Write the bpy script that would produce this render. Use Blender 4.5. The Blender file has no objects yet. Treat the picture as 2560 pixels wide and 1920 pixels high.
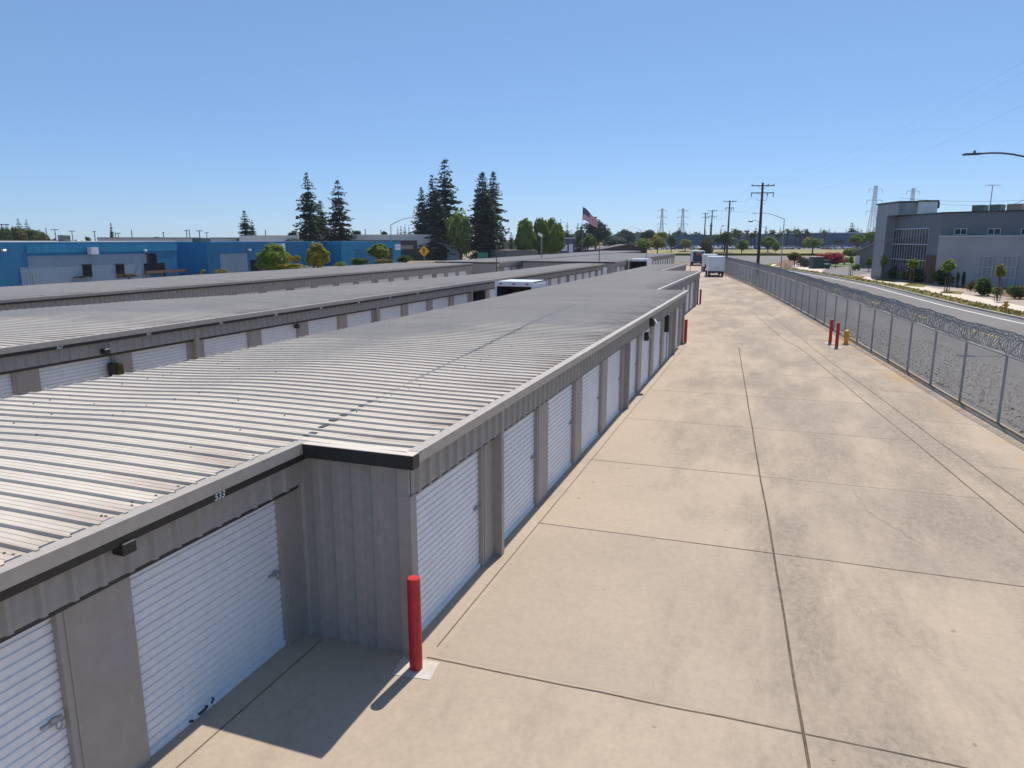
import bpy, math, random
from mathutils import Vector, Matrix
R = math.radians
random.seed(7)
sc = bpy.context.scene
col = sc.collection

# ------------------------------------------------------------------ camera
F, CX, CY, HZ, VX, H = 1775., 1280., 960., 600., 1932., 5.5
PITCH = math.atan((CY - HZ) / F)
cp, sp = math.cos(PITCH), math.sin(PITCH)
def _c2h(x, y, z):
    return (x, z*cp - y*sp, -z*sp - y*cp)
_v = _c2h(VX - CX, HZ - CY, F)
YAW = math.atan2(_v[0], _v[1])
ca, sa = math.cos(YAW), math.sin(YAW)
def ray(px, py):
    """direction through a photograph pixel, scaled to one metre of forward depth"""
    h = _c2h(px - CX, py - CY, F)
    k = 1.0 / h[1]
    return Vector(((h[0]*ca - h[1]*sa)*k, (h[0]*sa + h[1]*ca)*k, h[2]*k))
def at(px, py, depth):
    return Vector((0, 0, H)) + ray(px, py)*depth
def gnd(px, py, z=0.0):
    r = ray(px, py)
    return Vector((0, 0, H)) + r*((z - H)/r.z)
def flat(px, depth, z=0.0):
    """ground point under pixel column px (taken at the horizon) at a forward depth"""
    p = at(px, HZ, depth); p.z = z
    return p
FWD = Vector((-sa, ca, 0)); RGT = Vector((ca, sa, 0))
FWDANG = math.atan2(FWD.y, FWD.x)

cam = bpy.data.cameras.new('camera'); camo = bpy.data.objects.new('camera', cam); col.objects.link(camo)
cam.sensor_width = 36.0; cam.lens = 36.0*F/2560.0
cam.clip_start = 0.1; cam.clip_end = 6000
camo.location = (0, 0, H)
camo.rotation_euler = (R(90) - PITCH, 0, YAW)
sc.camera = camo

# ------------------------------------------------------------------ light
SUN_EL, SUN_AZ = R(56), R(5.5)
w = bpy.data.worlds.new('World'); sc.world = w; w.use_nodes = True
nt = w.node_tree
bg = nt.nodes['Background']; sky = nt.nodes.new('ShaderNodeTexSky')
sky.sky_type = 'NISHITA'; sky.sun_disc = False
sky.sun_elevation = SUN_EL; sky.sun_rotation = SUN_AZ
sky.altitude = 0; sky.air_density = 0.7; sky.dust_density = 0.2; sky.ozone_density = 8.0
mxs = nt.nodes.new('ShaderNodeMix'); mxs.data_type = 'RGBA'; mxs.inputs['Factor'].default_value = .42
nt.links.new(sky.outputs[0], mxs.inputs['A']); mxs.inputs['B'].default_value = (1.95, 3.5, 5.9, 1)
nt.links.new(mxs.outputs['Result'], bg.inputs[0]); bg.inputs[1].default_value = 0.126
sun = bpy.data.lights.new('sun', 'SUN'); suno = bpy.data.objects.new('sun', sun); col.objects.link(suno)
sun.energy = 5.0; sun.angle = R(0.5); sun.color = (1.0, 0.93, 0.83)
_s = Vector((math.sin(SUN_AZ)*math.cos(SUN_EL), math.cos(SUN_AZ)*math.cos(SUN_EL), math.sin(SUN_EL)))
suno.rotation_euler = (-_s).to_track_quat('-Z', 'Y').to_euler()
suno.location = (0, 0, 60)
sc.view_settings.view_transform = 'Standard'; sc.view_settings.look = 'None'
sc.view_settings.exposure = 0.06; sc.view_settings.gamma = 1.0

# ------------------------------------------------------------------ materials
def lin(c):
    return tuple((v/255/12.92) if v/255 <= .04045 else ((v/255+.055)/1.055)**2.4 for v in c)
M = {}
def mat(name, c, rough=.6, metal=0., c2=None, scale=3., fine=40., amt=.25, bump=0., bscale=60., spec=.5, stretch=None, lo=.35, hi=.7, coords='pos'):
    """c, c2 are linear colours; c2 is blended in by noise; a fine noise adds value variation"""
    m = bpy.data.materials.new(name); m.use_nodes = True
    n, l = m.node_tree.nodes, m.node_tree.links
    b = n['Principled BSDF']
    b.inputs['Roughness'].default_value = rough; b.inputs['Metallic'].default_value = metal
    b.inputs['Specular IOR Level'].default_value = spec
    if coords == 'pos':
        g = n.new('ShaderNodeNewGeometry'); src = g.outputs['Position']
    else:
        g = n.new('ShaderNodeTexCoord'); src = g.outputs['Object']
    if stretch:
        mp = n.new('ShaderNodeMapping'); mp.inputs['Scale'].default_value = stretch
        l.new(src, mp.inputs['Vector']); src2 = mp.outputs[0]
    else: src2 = src
    t = n.new('ShaderNodeTexNoise'); t.inputs['Scale'].default_value = scale; t.inputs['Detail'].default_value = 6; t.inputs['Roughness'].default_value = .6
    l.new(src2, t.inputs['Vector'])
    rp = n.new('ShaderNodeMapRange'); rp.inputs['From Min'].default_value = lo; rp.inputs['From Max'].default_value = hi
    l.new(t.outputs['Fac'], rp.inputs['Value'])
    mx = n.new('ShaderNodeMix'); mx.data_type = 'RGBA'
    mx.inputs['A'].default_value = (*c, 1); mx.inputs['B'].default_value = (*(c2 or tuple(v*.8 for v in c)), 1)
    l.new(rp.outputs[0], mx.inputs['Factor'])
    t2 = n.new('ShaderNodeTexNoise'); t2.inputs['Scale'].default_value = fine; t2.inputs['Detail'].default_value = 4
    l.new(src, t2.inputs['Vector'])
    r2 = n.new('ShaderNodeMapRange'); r2.inputs['From Min'].default_value = .3; r2.inputs['From Max'].default_value = .7
    r2.inputs['To Min'].default_value = 1 - amt; r2.inputs['To Max'].default_value = 1 + amt
    l.new(t2.outputs['Fac'], r2.inputs['Value'])
    vm = n.new('ShaderNodeVectorMath'); vm.operation = 'SCALE'
    l.new(mx.outputs['Result'], vm.inputs[0]); l.new(r2.outputs[0], vm.inputs['Scale'])
    l.new(vm.outputs[0], b.inputs['Base Color'])
    if bump:
        t3 = n.new('ShaderNodeTexNoise'); t3.inputs['Scale'].default_value = bscale; t3.inputs['Detail'].default_value = 5
        l.new(src, t3.inputs['Vector'])
        bp = n.new('ShaderNodeBump'); bp.inputs['Strength'].default_value = bump; bp.inputs['Distance'].default_value = .02
        l.new(t3.outputs['Fac'], bp.inputs['Height']); l.new(bp.outputs[0], b.inputs['Normal'])
    M[name] = m
    m['out'] = vm.name
    return m
mat('concrete_slab', (.43,.345,.26), .9, 0, (.375,.305,.235), .33, 14, .04, .10, 45, .3, lo=.42, hi=.72)
mat('concrete_pale', (.56,.52,.46), .9, 0, (.46,.41,.35), 5., 20, .12, spec=.3)
mat('joint', (.075,.058,.042), .95, 0, (.16,.12,.085), .9, 9, .3)
mat('joint_faint', (.27,.215,.165), .95, 0, (.36,.29,.215), .9, 9, .2)
mat('roof_metal', (.66,.575,.475), .44, .0, (.58,.505,.42), .5, 5, .05, spec=.4, stretch=(.35,1.6,1))
mat('fascia', (.40,.355,.31), .55, 0, (.35,.31,.27), .6, 8, .08)
mat('wall_tan', (.345,.32,.295), .55, 0, (.305,.285,.265), .7, 9, .08, stretch=(1,1,.25))
mat('pillar_tan', (.36,.325,.29), .55, 0, (.325,.295,.265), .5, 8, .06)
mat('black_trim', (.016,.015,.015), .5, 0, (.03,.028,.026), 2, 30, .2)
mat('head_shade', (.045,.05,.058), .7, 0, (.035,.04,.046), 2, 30, .15)  # recess shade under the header, put into a dark colour
mat('door_white', (.80,.815,.83), .42, 0, (.72,.735,.75), .8, 12, .05, spec=.5)
mat('galv', (.34,.35,.36), .5, .15, (.26,.27,.28), 1.5, 30, .15)
mat('galv_wire', (.24,.245,.25), .65, .0, (.17,.175,.18), 1.5, 20, .15)
mat('steel_dark', (.09,.095,.10), .5, .3, (.06,.06,.065), 2, 20, .15)
mat('red_paint', (.55,.016,.024), .42, 0, (.36,.012,.018), 7., 30, .2)
mat('yellow_paint', (.72,.40,.02), .4, 0, (.60,.31,.015), 3, 30, .12)
mat('orange_paint', (.80,.18,.02), .5, 0, (.7,.14,.02), 3, 30, .1)
mat('green_sign', (.01,.22,.13), .5, 0, (.012,.19,.11), 3, 30, .1)
mat('asphalt', (.185,.172,.165), .9, 0, (.155,.145,.14), .25, 12, .12, .1, 60, .3)
mat('road_paint', (.72,.70,.66), .8, 0, (.56,.54,.5), 1.5, 15, .15)
mat('yellow_line', (.70,.45,.08), .8, 0, (.55,.36,.08), 1.5, 15, .15)
mat('curb', (.52,.47,.40), .9, 0, (.42,.37,.31), .8, 12, .12)
mat('sidewalk', (.66,.57,.46), .9, 0, (.55,.47,.385), .5, 14, .08, spec=.3)
mat('gravel', (.25,.232,.215), .95, 0, (.135,.125,.12), 10, 26, .3, .5, 22, .2, lo=.42, hi=.60)
mat('dry_ground', (.30,.225,.14), .95, 0, (.22,.17,.11), .15, 6, .2, .1, 10, .2)
mat('mulch', (.16,.085,.05), .95, 0, (.22,.13,.08), 1.2, 10, .35, .4, 12, .2)
mat('bed_gravel', (.42,.34,.28), .95, 0, (.30,.24,.20), 2, 12, .3, .4, 14, .2)
mat('dry_grass', (.22,.16,.045), .95, 0, (.12,.12,.03), .9, 10, .4, .4, 12, .2)
mat('verge_grass', (.17,.13,.03), .95, 0, (.09,.10,.022), .8, 9, .4, .4, 12, .2)
mat('green_grass', (.10,.15,.03), .95, 0, (.16,.17,.04), .6, 6, .3)
mat('lawn', (.21,.20,.06), .95, 0, (.30,.23,.10), .06, 3, .25)
mat('blue_wall', (.011,.165,.36), .6, 0, (.009,.135,.29), .5, 5, .12, stretch=(1,1,.2))
mat('blue_band', (.011,.225,.42), .6, 0, (.009,.175,.34), .5, 6, .1, stretch=(2,2,.15))
mat('blue_grey', (.22,.31,.42), .7, 0, (.185,.27,.38), .3, 5, .08)
mat('far_blue', (.075,.135,.20), .7, 0, (.065,.12,.18), .05, 2, .06)  # lightened so the wall colour itself carries distance haze
mat('dark_brown', (.055,.038,.032), .6, 0, (.04,.03,.026), 1, 10, .15)
mat('white_wall', (.56,.57,.58), .7, 0, (.50,.51,.52), .1, 3, .05)
mat('white_roof', (.75,.74,.71), .6, 0, (.64,.62,.58), .3, 4, .06)
mat('beige_wall', (.40,.33,.265), .85, 0, (.33,.27,.22), .5, 8, .1)
mat('grey_wall', (.37,.375,.385), .75, 0, (.27,.275,.29), .15, 5, .05)
mat('slate_wall', (.135,.16,.185), .7, 0, (.118,.14,.163), .2, 5, .05)
mat('metal_siding', (.31,.325,.345), .5, .2, (.21,.22,.24), .3, 6, .06, stretch=(3,3,.1))
mat('wood_slats', (.14,.09,.07), .7, 0, (.19,.13,.105), 2.5, 12, .2, stretch=(3,3,.1))
mat('glass', (.015,.019,.027), .12, 0, (.022,.027,.035), .3, 4, .1, spec=.25)
mat('frame_alu', (.48,.51,.54), .45, .3, (.42,.44,.47), 2, 20, .08)
mat('hvac_green', (.12,.16,.145), .6, 0, (.1,.13,.12), 1, 10, .1)
mat('hvac_tan', (.33,.25,.22), .6, 0, (.28,.21,.185), 1, 10, .1)
mat('truck_white', (.74,.76,.79), .35, 0, (.66,.68,.71), .7, 10, .05)
mat('truck_inside', (.10,.085,.07), .8, 0, (.07,.06,.05), 1.2, 10, .2)
mat('truck_navy', (.012,.018,.065), .35, 0, (.01,.014,.05), 1, 10, .1)
mat('truck_red', (.45,.03,.035), .4, 0, (.4,.025,.03), 2, 20, .1)
mat('truck_blue', (.06,.16,.30), .4, 0, (.045,.12,.24), 2, 20, .1)
mat('tyre', (.015,.015,.016), .8, 0, (.025,.025,.025), 4, 40, .2)
mat('tail_red', (.35,.01,.01), .3, 0, (.3,.01,.01), 4, 40, .1)
mat('lamp_glass', (.62,.63,.62), .25, 0, (.55,.56,.55), 4, 40, .1)
mat('green_box', (.018,.05,.045), .5, 0, (.014,.04,.036), 2, 20, .15)
mat('wood_pole', (.05,.042,.038), .85, 0, (.036,.03,.028), 2.5, 20, .2, stretch=(3,3,.3))
mat('bark', (.085,.055,.04), .9, 0, (.055,.036,.027), 2.5, 15, .25, stretch=(3,3,.4))
mat('tower_steel', (.45,.48,.52), .6, .1, (.40,.43,.47), .2, 3, .06)
mat('cable', (.05,.055,.06), .6, 0, (.04,.042,.046), 1, 5, .1)
mat('flag_red', (.75,.03,.06), .8, 0, (.42,.025,.04), 2, 20, .1)
mat('flag_white', (.85,.83,.83), .8, 0, (.64,.62,.62), 2, 20, .1)
mat('flag_blue', (.02,.03,.13), .8, 0, (.015,.024,.10), 2, 20, .1)
mat('grey_house', (.17,.18,.165), .8, 0, (.14,.15,.14), .5, 8, .1)
mat('house_roof', (.21,.185,.165), .85, 0, (.16,.14,.125), .8, 10, .15)
mat('purple', (.085,.075,.19), .6, 0, (.07,.06,.15), 1, 10, .1)
mat('sign_white', (.68,.72,.78), .5, 0, (.62,.66,.72), 2, 20, .05)
mat('boulder', (.13,.105,.085), .95, 0, (.08,.065,.055), 1.5, 10, .3, .5, 8)
def leafmat(name, c, c2, sc_=1.2, amt=.35):
    m = mat(name, c, .75, 0, c2, sc_, 7, amt, spec=.25)
    b = m.node_tree.nodes['Principled BSDF']
    tr = m.node_tree.nodes.new('ShaderNodeBsdfTranslucent'); ms = m.node_tree.nodes.new('ShaderNodeMixShader')
    ms.inputs[0].default_value = .48
    l = m.node_tree.links
    l.new(m.node_tree.nodes[m['out']].outputs[0], tr.inputs['Color'])
    l.new(b.outputs[0], ms.inputs[1]); l.new(tr.outputs[0], ms.inputs[2])
    l.new(ms.outputs[0], m.node_tree.nodes['Material Output'].inputs['Surface'])
leafmat('leaf_conifer', (.036,.070,.046), (.062,.085,.042), .35)
leafmat('leaf_far', (.055,.085,.065), (.07,.095,.06), .1)  # far foliage, haze painted in as a paler leaf colour
leafmat('leaf_mid', (.15,.235,.035), (.21,.26,.045), .5)
leafmat('leaf_dark', (.075,.13,.035), (.10,.15,.04), .6)
leafmat('leaf_bright', (.22,.28,.04), (.13,.20,.03), 1.0)
leafmat('leaf_yellow', (.36,.32,.045), (.14,.16,.03), 1.6)
leafmat('leaf_red', (.38,.035,.075), (.22,.04,.05), 1.2)
leafmat('leaf_olive', (.16,.15,.05), (.11,.11,.035), 1.0)
leafmat('leaf_dry', (.27,.21,.075), (.15,.14,.045), .8)
leafmat('leaf_palm', (.07,.10,.03), (.11,.12,.035), .6)

# extra stains on the drive slab and rust on the roofs (dirt with a shape of its own)
def slab_stains():
    m = M['concrete_slab']; n, l = m.node_tree.nodes, m.node_tree.links
    b = n['Principled BSDF']; prev = n[m['out']].outputs[0]
    g = n.new('ShaderNodeNewGeometry')
    mp = n.new('ShaderNodeMapping'); mp.inputs['Scale'].default_value = (.5, .16, 1); mp.inputs['Rotation'].default_value = (0, 0, R(8))
    l.new(g.outputs['Position'], mp.inputs['Vector'])
    t = n.new('ShaderNodeTexNoise'); t.inputs['Scale'].default_value = .85; t.inputs['Detail'].default_value = 10; t.inputs['Roughness'].default_value = .68
    l.new(mp.outputs[0], t.inputs['Vector'])
    r = n.new('ShaderNodeMapRange'); r.inputs['From Min'].default_value = .46; r.inputs['From Max'].default_value = .62; r.inputs['To Max'].default_value = .78
    # the wheel tracks in the middle of the drive are dirtier
    sxa = n.new('ShaderNodeSeparateXYZ'); l.new(g.outputs['Position'], sxa.inputs[0])
    m1 = n.new('ShaderNodeMath'); m1.operation = 'MULTIPLY_ADD'; m1.inputs[1].default_value = .09; l.new(sxa.outputs['Y'], m1.inputs[0]); l.new(sxa.outputs['X'], m1.inputs[2])
    m2 = n.new('ShaderNodeMath'); m2.operation = 'SUBTRACT'; l.new(m1.outputs[0], m2.inputs[0]); m2.inputs[1].default_value = 4.6
    m3 = n.new('ShaderNodeMath'); m3.operation = 'ABSOLUTE'; l.new(m2.outputs[0], m3.inputs[0])
    m4 = n.new('ShaderNodeMapRange'); m4.inputs['From Min'].default_value = 2.8; m4.inputs['From Max'].default_value = 6.2; m4.inputs['To Min'].default_value = .055; m4.inputs['To Max'].default_value = -.10; l.new(m3.outputs[0], m4.inputs['Value'])
    m5 = n.new('ShaderNodeMath'); m5.operation = 'ADD'; l.new(t.outputs['Fac'], m5.inputs[0]); l.new(m4.outputs[0], m5.inputs[1])
    l.new(m5.outputs[0], r.inputs['Value'])
    mpf = n.new('ShaderNodeMapping'); mpf.inputs['Scale'].default_value = (1.4, .8, 1); l.new(g.outputs['Position'], mpf.inputs['Vector'])
    tf_ = n.new('ShaderNodeTexNoise'); tf_.inputs['Scale'].default_value = 7; tf_.inputs['Detail'].default_value = 10; tf_.inputs['Roughness'].default_value = .8; l.new(mpf.outputs[0], tf_.inputs['Vector'])
    rf_ = n.new('ShaderNodeMapRange'); rf_.inputs['From Min'].default_value = .38; rf_.inputs['From Max'].default_value = .62; rf_.inputs['To Min'].default_value = .35; rf_.inputs['To Max'].default_value = 1.15; l.new(tf_.outputs['Fac'], rf_.inputs['Value'])
    mf_ = n.new('ShaderNodeMath'); mf_.operation = 'MULTIPLY'; mf_.use_clamp = True; l.new(r.outputs[0], mf_.inputs[0]); l.new(rf_.outputs[0], mf_.inputs[1])
    mx = n.new('ShaderNodeMix'); mx.data_type = 'RGBA'; l.new(mf_.outputs[0], mx.inputs['Factor'])
    l.new(prev, mx.inputs['A']); mx.inputs['B'].default_value = (.215, .178, .142, 1)
    # orange wash-off along the fence foot
    sx = n.new('ShaderNodeSeparateXYZ'); l.new(g.outputs['Position'], sx.inputs[0])
    ma = n.new('ShaderNodeMath'); ma.operation = 'MULTIPLY_ADD'; ma.inputs[1].default_value = .135; l.new(sx.outputs['Y'], ma.inputs[0]); l.new(sx.outputs['X'], ma.inputs[2])
    mr = n.new('ShaderNodeMapRange'); mr.inputs['From Min'].default_value = 8.6; mr.inputs['From Max'].default_value = 10.2; l.new(ma.outputs[0], mr.inputs['Value'])
    t4 = n.new('ShaderNodeTexNoise'); t4.inputs['Scale'].default_value = .45; t4.inputs['Detail'].default_value = 5; l.new(g.outputs['Position'], t4.inputs['Vector'])
    r4 = n.new('ShaderNodeMapRange'); r4.inputs['From Min'].default_value = .45; r4.inputs['From Max'].default_value = .68; l.new(t4.outputs['Fac'], r4.inputs['Value'])
    mm = n.new('ShaderNodeMath'); mm.operation = 'MULTIPLY'; l.new(mr.outputs[0], mm.inputs[0]); l.new(r4.outputs[0], mm.inputs[1])
    mx2 = n.new('ShaderNodeMix'); mx2.data_type = 'RGBA'; l.new(mm.outputs[0], mx2.inputs['Factor'])
    l.new(mx.outputs['Result'], mx2.inputs['A']); mx2.inputs['B'].default_value = (.43, .27, .135, 1)
    # fine pitting
    t5 = n.new('ShaderNodeTexNoise'); t5.inputs['Scale'].default_value = 6; t5.inputs['Detail'].default_value = 9; t5.inputs['Roughness'].default_value = .75
    l.new(g.outputs['Position'], t5.inputs['Vector'])
    r5 = n.new('ShaderNodeMapRange'); r5.inputs['From Min'].default_value = .3; r5.inputs['From Max'].default_value = .7; r5.inputs['To Min'].default_value = .93; r5.inputs['To Max'].default_value = 1.07
    l.new(t5.outputs['Fac'], r5.inputs['Value'])
    vs = n.new('ShaderNodeVectorMath'); vs.operation = 'SCALE'; l.new(mx2.outputs['Result'], vs.inputs[0]); l.new(r5.outputs[0], vs.inputs['Scale'])
    l.new(vs.outputs[0], b.inputs['Base Color'])
slab_stains()
_w = M['concrete_slab'].copy(); _w.name = 'concrete_worn'; M['concrete_worn'] = _w
for _n in _w.node_tree.nodes:
    if _n.type == 'MIX' and tuple(round(v,3) for v in _n.inputs['A'].default_value[:3]) == (.43,.345,.26): _n.inputs['A'].default_value = (.405,.328,.252,1); _n.inputs['B'].default_value = (.35,.287,.225,1)
def roof_rust():
    m = M['roof_metal']; n, l = m.node_tree.nodes, m.node_tree.links
    b = n['Principled BSDF']; prev = n[m['out']].outputs[0]
    at_ = n.new('ShaderNodeAttribute'); at_.attribute_name = 'eave'
    g = n.new('ShaderNodeNewGeometry')
    mp = n.new('ShaderNodeMapping'); mp.inputs['Scale'].default_value = (.5, 2.2, 1); l.new(g.outputs['Position'], mp.inputs['Vector'])
    t = n.new('ShaderNodeTexNoise'); t.inputs['Scale'].default_value = 1.2; t.inputs['Detail'].default_value = 6; l.new(mp.outputs[0], t.inputs['Vector'])
    r = n.new('ShaderNodeMapRange'); r.inputs['From Min'].default_value = .40; r.inputs['From Max'].default_value = .68; l.new(t.outputs['Fac'], r.inputs['Value'])
    mm = n.new('ShaderNodeMath'); mm.operation = 'MULTIPLY'; l.new(at_.outputs['Fac'], mm.inputs[0]); l.new(r.outputs[0], mm.inputs[1])
    mx = n.new('ShaderNodeMix'); mx.data_type = 'RGBA'; l.new(mm.outputs[0], mx.inputs['Factor'])
    l.new(prev, mx.inputs['A']); mx.inputs['B'].default_value = (.26, .175, .125, 1)
    l.new(mx.outputs['Result'], b.inputs['Base Color'])
roof_rust()

# ------------------------------------------------------------------ mesh helpers
class MB:
    def __init__(s): s.v = []; s.f = []; s.m = []; s.cur = 0; s.eave = None
    def add(s, vs, fs):
        o = len(s.v); s.v += [tuple(v) for v in vs]; s.f += [tuple(i + o for i in f) for f in fs]; s.m += [s.cur]*len(fs)
    def quad(s, a, b, c, d): s.add([a, b, c, d], [(0, 1, 2, 3)])
    def box(s, x0, x1, y0, y1, z0, z1):
        s.add([(x0,y0,z0),(x1,y0,z0),(x1,y1,z0),(x0,y1,z0),(x0,y0,z1),(x1,y0,z1),(x1,y1,z1),(x0,y1,z1)],
              [(0,3,2,1),(4,5,6,7),(0,1,5,4),(1,2,6,5),(2,3,7,6),(3,0,4,7)])
    def cbox(s, x0, x1, y0, y1, z0, z1, c=.03):
        """box with chamfered vertical and top edges"""
        def ring(d, z): return [(x0+d,y0,z),(x1-d,y0,z),(x1,y0+d,z),(x1,y1-d,z),(x1-d,y1,z),(x0+d,y1,z),(x0,y1-d,z),(x0,y0+d,z)]
        def ring2(z): return [(x0+2*c,y0+c,z),(x1-2*c,y0+c,z),(x1-c,y0+2*c,z),(x1-c,y1-2*c,z),(x1-2*c,y1-c,z),(x0+2*c,y1-c,z),(x0+c,y1-2*c,z),(x0+c,y0+2*c,z)]
        vs = ring(c, z0) + ring(c, z1-c) + ring2(z1)
        fs = [tuple(range(7, -1, -1)), tuple(range(16, 24))]
        for k in range(2):
            for i in range(8):
                j = (i+1) % 8; fs.append((k*8+i, k*8+j, k*8+8+j, k*8+8+i))
        s.add(vs, fs)
    def obox(s, p, q, u, v, wu, wv):
        """beam from p to q with cross axes u, v and half widths"""
        p, q = Vector(p), Vector(q); u = Vector(u)*wu; v = Vector(v)*wv
        vs = [p-u-v, p+u-v, p+u+v, p-u+v, q-u-v, q+u-v, q+u+v, q-u+v]
        s.add(vs, [(0,3,2,1),(4,5,6,7),(0,1,5,4),(1,2,6,5),(2,3,7,6),(3,0,4,7)])
    def wall(s, a, b, z0, z1, t):
        """vertical slab between ground points a, b; t is its depth away from the camera side"""
        a, b = Vector((a[0],a[1],0)), Vector((b[0],b[1],0)); d = (b-a).normalized(); n = Vector((-d.y, d.x, 0))*t
        vs = [Vector((p.x,p.y,z)) for z in (z0, z1) for p in (a, b, b+n, a+n)]
        s.add(vs, [(0,3,2,1),(4,5,6,7),(0,1,5,4),(1,2,6,5),(2,3,7,6),(3,0,4,7)])
    def tube(s, pts, rad, n=8, cap=True):
        pts = [Vector(p) for p in pts]; rs = rad if isinstance(rad, (list, tuple)) else [rad]*len(pts)
        vs = []; fs = []
        for i, p in enumerate(pts):
            d = (pts[min(i+1, len(pts)-1)] - pts[max(i-1, 0)]).normalized()
            a = Vector((0,0,1)) if abs(d.z) < .9 else Vector((1,0,0))
            u = d.cross(a).normalized(); v = d.cross(u)
            for k in range(n):
                t = 2*math.pi*k/n; vs.append(p + (u*math.cos(t) + v*math.sin(t))*rs[i])
        for i in range(len(pts)-1):
            for k in range(n):
                j = (k+1) % n; fs.append((i*n+k, i*n+j, (i+1)*n+j, (i+1)*n+k))
        if cap: fs += [tuple(range(n-1, -1, -1)), tuple((len(pts)-1)*n + k for k in range(n))]
        s.add(vs, fs)
    def prism(s, poly, z0, z1):
        n = len(poly)
        s.add([(p[0],p[1],z0) for p in poly] + [(p[0],p[1],z1) for p in poly],
              [tuple(range(n-1,-1,-1)), tuple(range(n,2*n))] + [(i,(i+1)%n,n+(i+1)%n,n+i) for i in range(n)])
    def xprism(s, prof, p, u, length):
        """profile [(along v, z)] extruded along u from p; v is u turned left"""
        p, u = Vector(p), Vector(u).normalized(); v = Vector((-u.y, u.x, 0)); n = len(prof)
        a = [p + v*c[0] + Vector((0,0,c[1])) for c in prof]; b = [q + u*length for q in a]
        s.add(a + b, [tuple(range(n-1,-1,-1)), tuple(range(n,2*n))] + [(i,(i+1)%n,n+(i+1)%n,n+i) for i in range(n)])
    def build(s, name, mats, parent=None, smooth=False):
        me = bpy.data.meshes.new(name)
        o0 = wloc(parent)
        me.from_pydata([(a-o0[0], b-o0[1], c-o0[2]) for a, b, c in s.v], [], s.f)
        if not isinstance(mats, (list, tuple)): mats = [mats]
        for m in mats: me.materials.append(M[m])
        if len(mats) > 1: me.polygons.foreach_set('material_index', s.m)
        if s.eave:
            a = me.attributes.new('eave', 'FLOAT', 'POINT'); a.data.foreach_set('value', s.eave)
        if smooth: me.polygons.foreach_set('use_smooth', [True]*len(me.polygons))
        me.update()
        o = bpy.data.objects.new(name, me); col.objects.link(o)
        if parent: o.parent = parent
        return o
def wloc(o):
    p = Vector((0,0,0))
    while o is not None: p = p + o.location; o = o.parent
    return p
def tag(o, label=None, cat=None, group=None, kind=None):
    if label: o['label'] = label
    if cat: o['category'] = cat
    if group: o['group'] = group
    if kind: o['kind'] = kind
    return o
def thing(name, loc, label, cat, group=None):
    o = bpy.data.objects.new(name, None); col.objects.link(o); o.location = loc; o.empty_display_size = .3
    return tag(o, label, cat, group)
def structure(o): o['kind'] = 'structure'; return o
def dup(root, loc, rz=None, label=None, scale=None, cat=None, group=None):
    r = root.copy(); col.objects.link(r); r.location = loc
    if rz is not None: r.rotation_euler = (0, 0, rz)
    if scale is not None: r.scale = scale if isinstance(scale, (tuple, list)) else (scale,)*3
    if label: r['label'] = label
    if cat: r['category'] = cat
    if group: r['group'] = group
    for ch in list(root.children):
        c = ch.copy(); col.objects.link(c); c.parent = r
        for g in ch.children:
            d = g.copy(); col.objects.link(d); d.parent = c
    return r
def text_part(txt, name, m, parent, origin, udir, vdir, size, shear=0.):
    cu = bpy.data.curves.new('lettering', 'FONT'); cu.body = txt; cu.size = size; cu.extrude = .004; cu.shear = shear; cu.align_x = 'CENTER'
    o = bpy.data.objects.new('lettering', cu); col.objects.link(o)
    dg = bpy.context.evaluated_depsgraph_get(); me = bpy.data.meshes.new_from_object(o.evaluated_get(dg))
    col.objects.unlink(o); bpy.data.objects.remove(o); bpy.data.curves.remove(cu)
    u, v = Vector(udir).normalized(), Vector(vdir).normalized(); n = u.cross(v)
    off = Vector(origin) - wloc(parent)
    for vt in me.vertices: vt.co = off + u*vt.co.x + v*vt.co.y + n*vt.co.z
    me.materials.clear(); me.materials.append(M[m]); me.name = name
    p = bpy.data.objects.new(name, me); col.objects.link(p); p.parent = parent
    return p

# ------------------------------------------------------------------ the setting: ground, drive, road, pavements
g = MB(); g.quad((-2500,-300,-.03), (2500,-300,-.03), (2500,4000,-.03), (-2500,4000,-.03))
structure(g.build('ground', 'dry_ground'))

FENCE = [(9.6,2.0), (8.6,10.0), (7.9,16.0), (7.12,23.3), (6.42,28.6), (5.45,37.2), (4.23,47.3), (1.35,70.4), (-2.07,94.5), (-6.6,121.0), (-12.6,158.0)]
def fence_x(y):
    for (x0,y0),(x1,y1) in zip(FENCE, FENCE[1:]):
        if y <= y1 or (x1,y1) == FENCE[-1]: return x0 + (x1-x0)*(y-y0)/(y1-y0)
d = MB()
poly = [(-60,-8), (10.6,-8)] + [(x+.12,y) for x,y in FENCE] + [(-60,158)]
d.add([(x,y,0) for x,y in poly], [tuple(range(len(poly)))])
# sawn and cold joints of the slab
d.cur = 1
def strip(mb, pts, wd, z=.004):
    for (x0,y0),(x1,y1) in zip(pts, pts[1:]):
        v = Vector((x1-x0,y1-y0,0)).normalized(); n = Vector((-v.y,v.x,0))*wd/2
        mb.quad((x0-n.x,y0-n.y,z), (x1-n.x,y1-n.y,z), (x1+n.x,y1+n.y,z), (x0+n.x,y0+n.y,z))
def wob(a, b, n, amp):
    out = []
    for i in range(n+1):
        t = i/n; out.append((a[0]+(b[0]-a[0])*t + random.uniform(-amp,amp)*(0<i<n), a[1]+(b[1]-a[1])*t + random.uniform(-amp,amp)*(0<i<n)))
    return out
def cx_(y): return .73 - (y-7.8)*.066
def g1x(y): return 5.05 - (y-14.4)*.134 if y < 42 else .97-(y-42.4)*.130
def g2x(y): return 5.75 - (y-14.4)*.136 if y < 42 else 2.05-(y-42.4)*.130
strip(d, wob((1.35,-2.), (cx_(38.6),38.6), 26, .012), .036)
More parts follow.
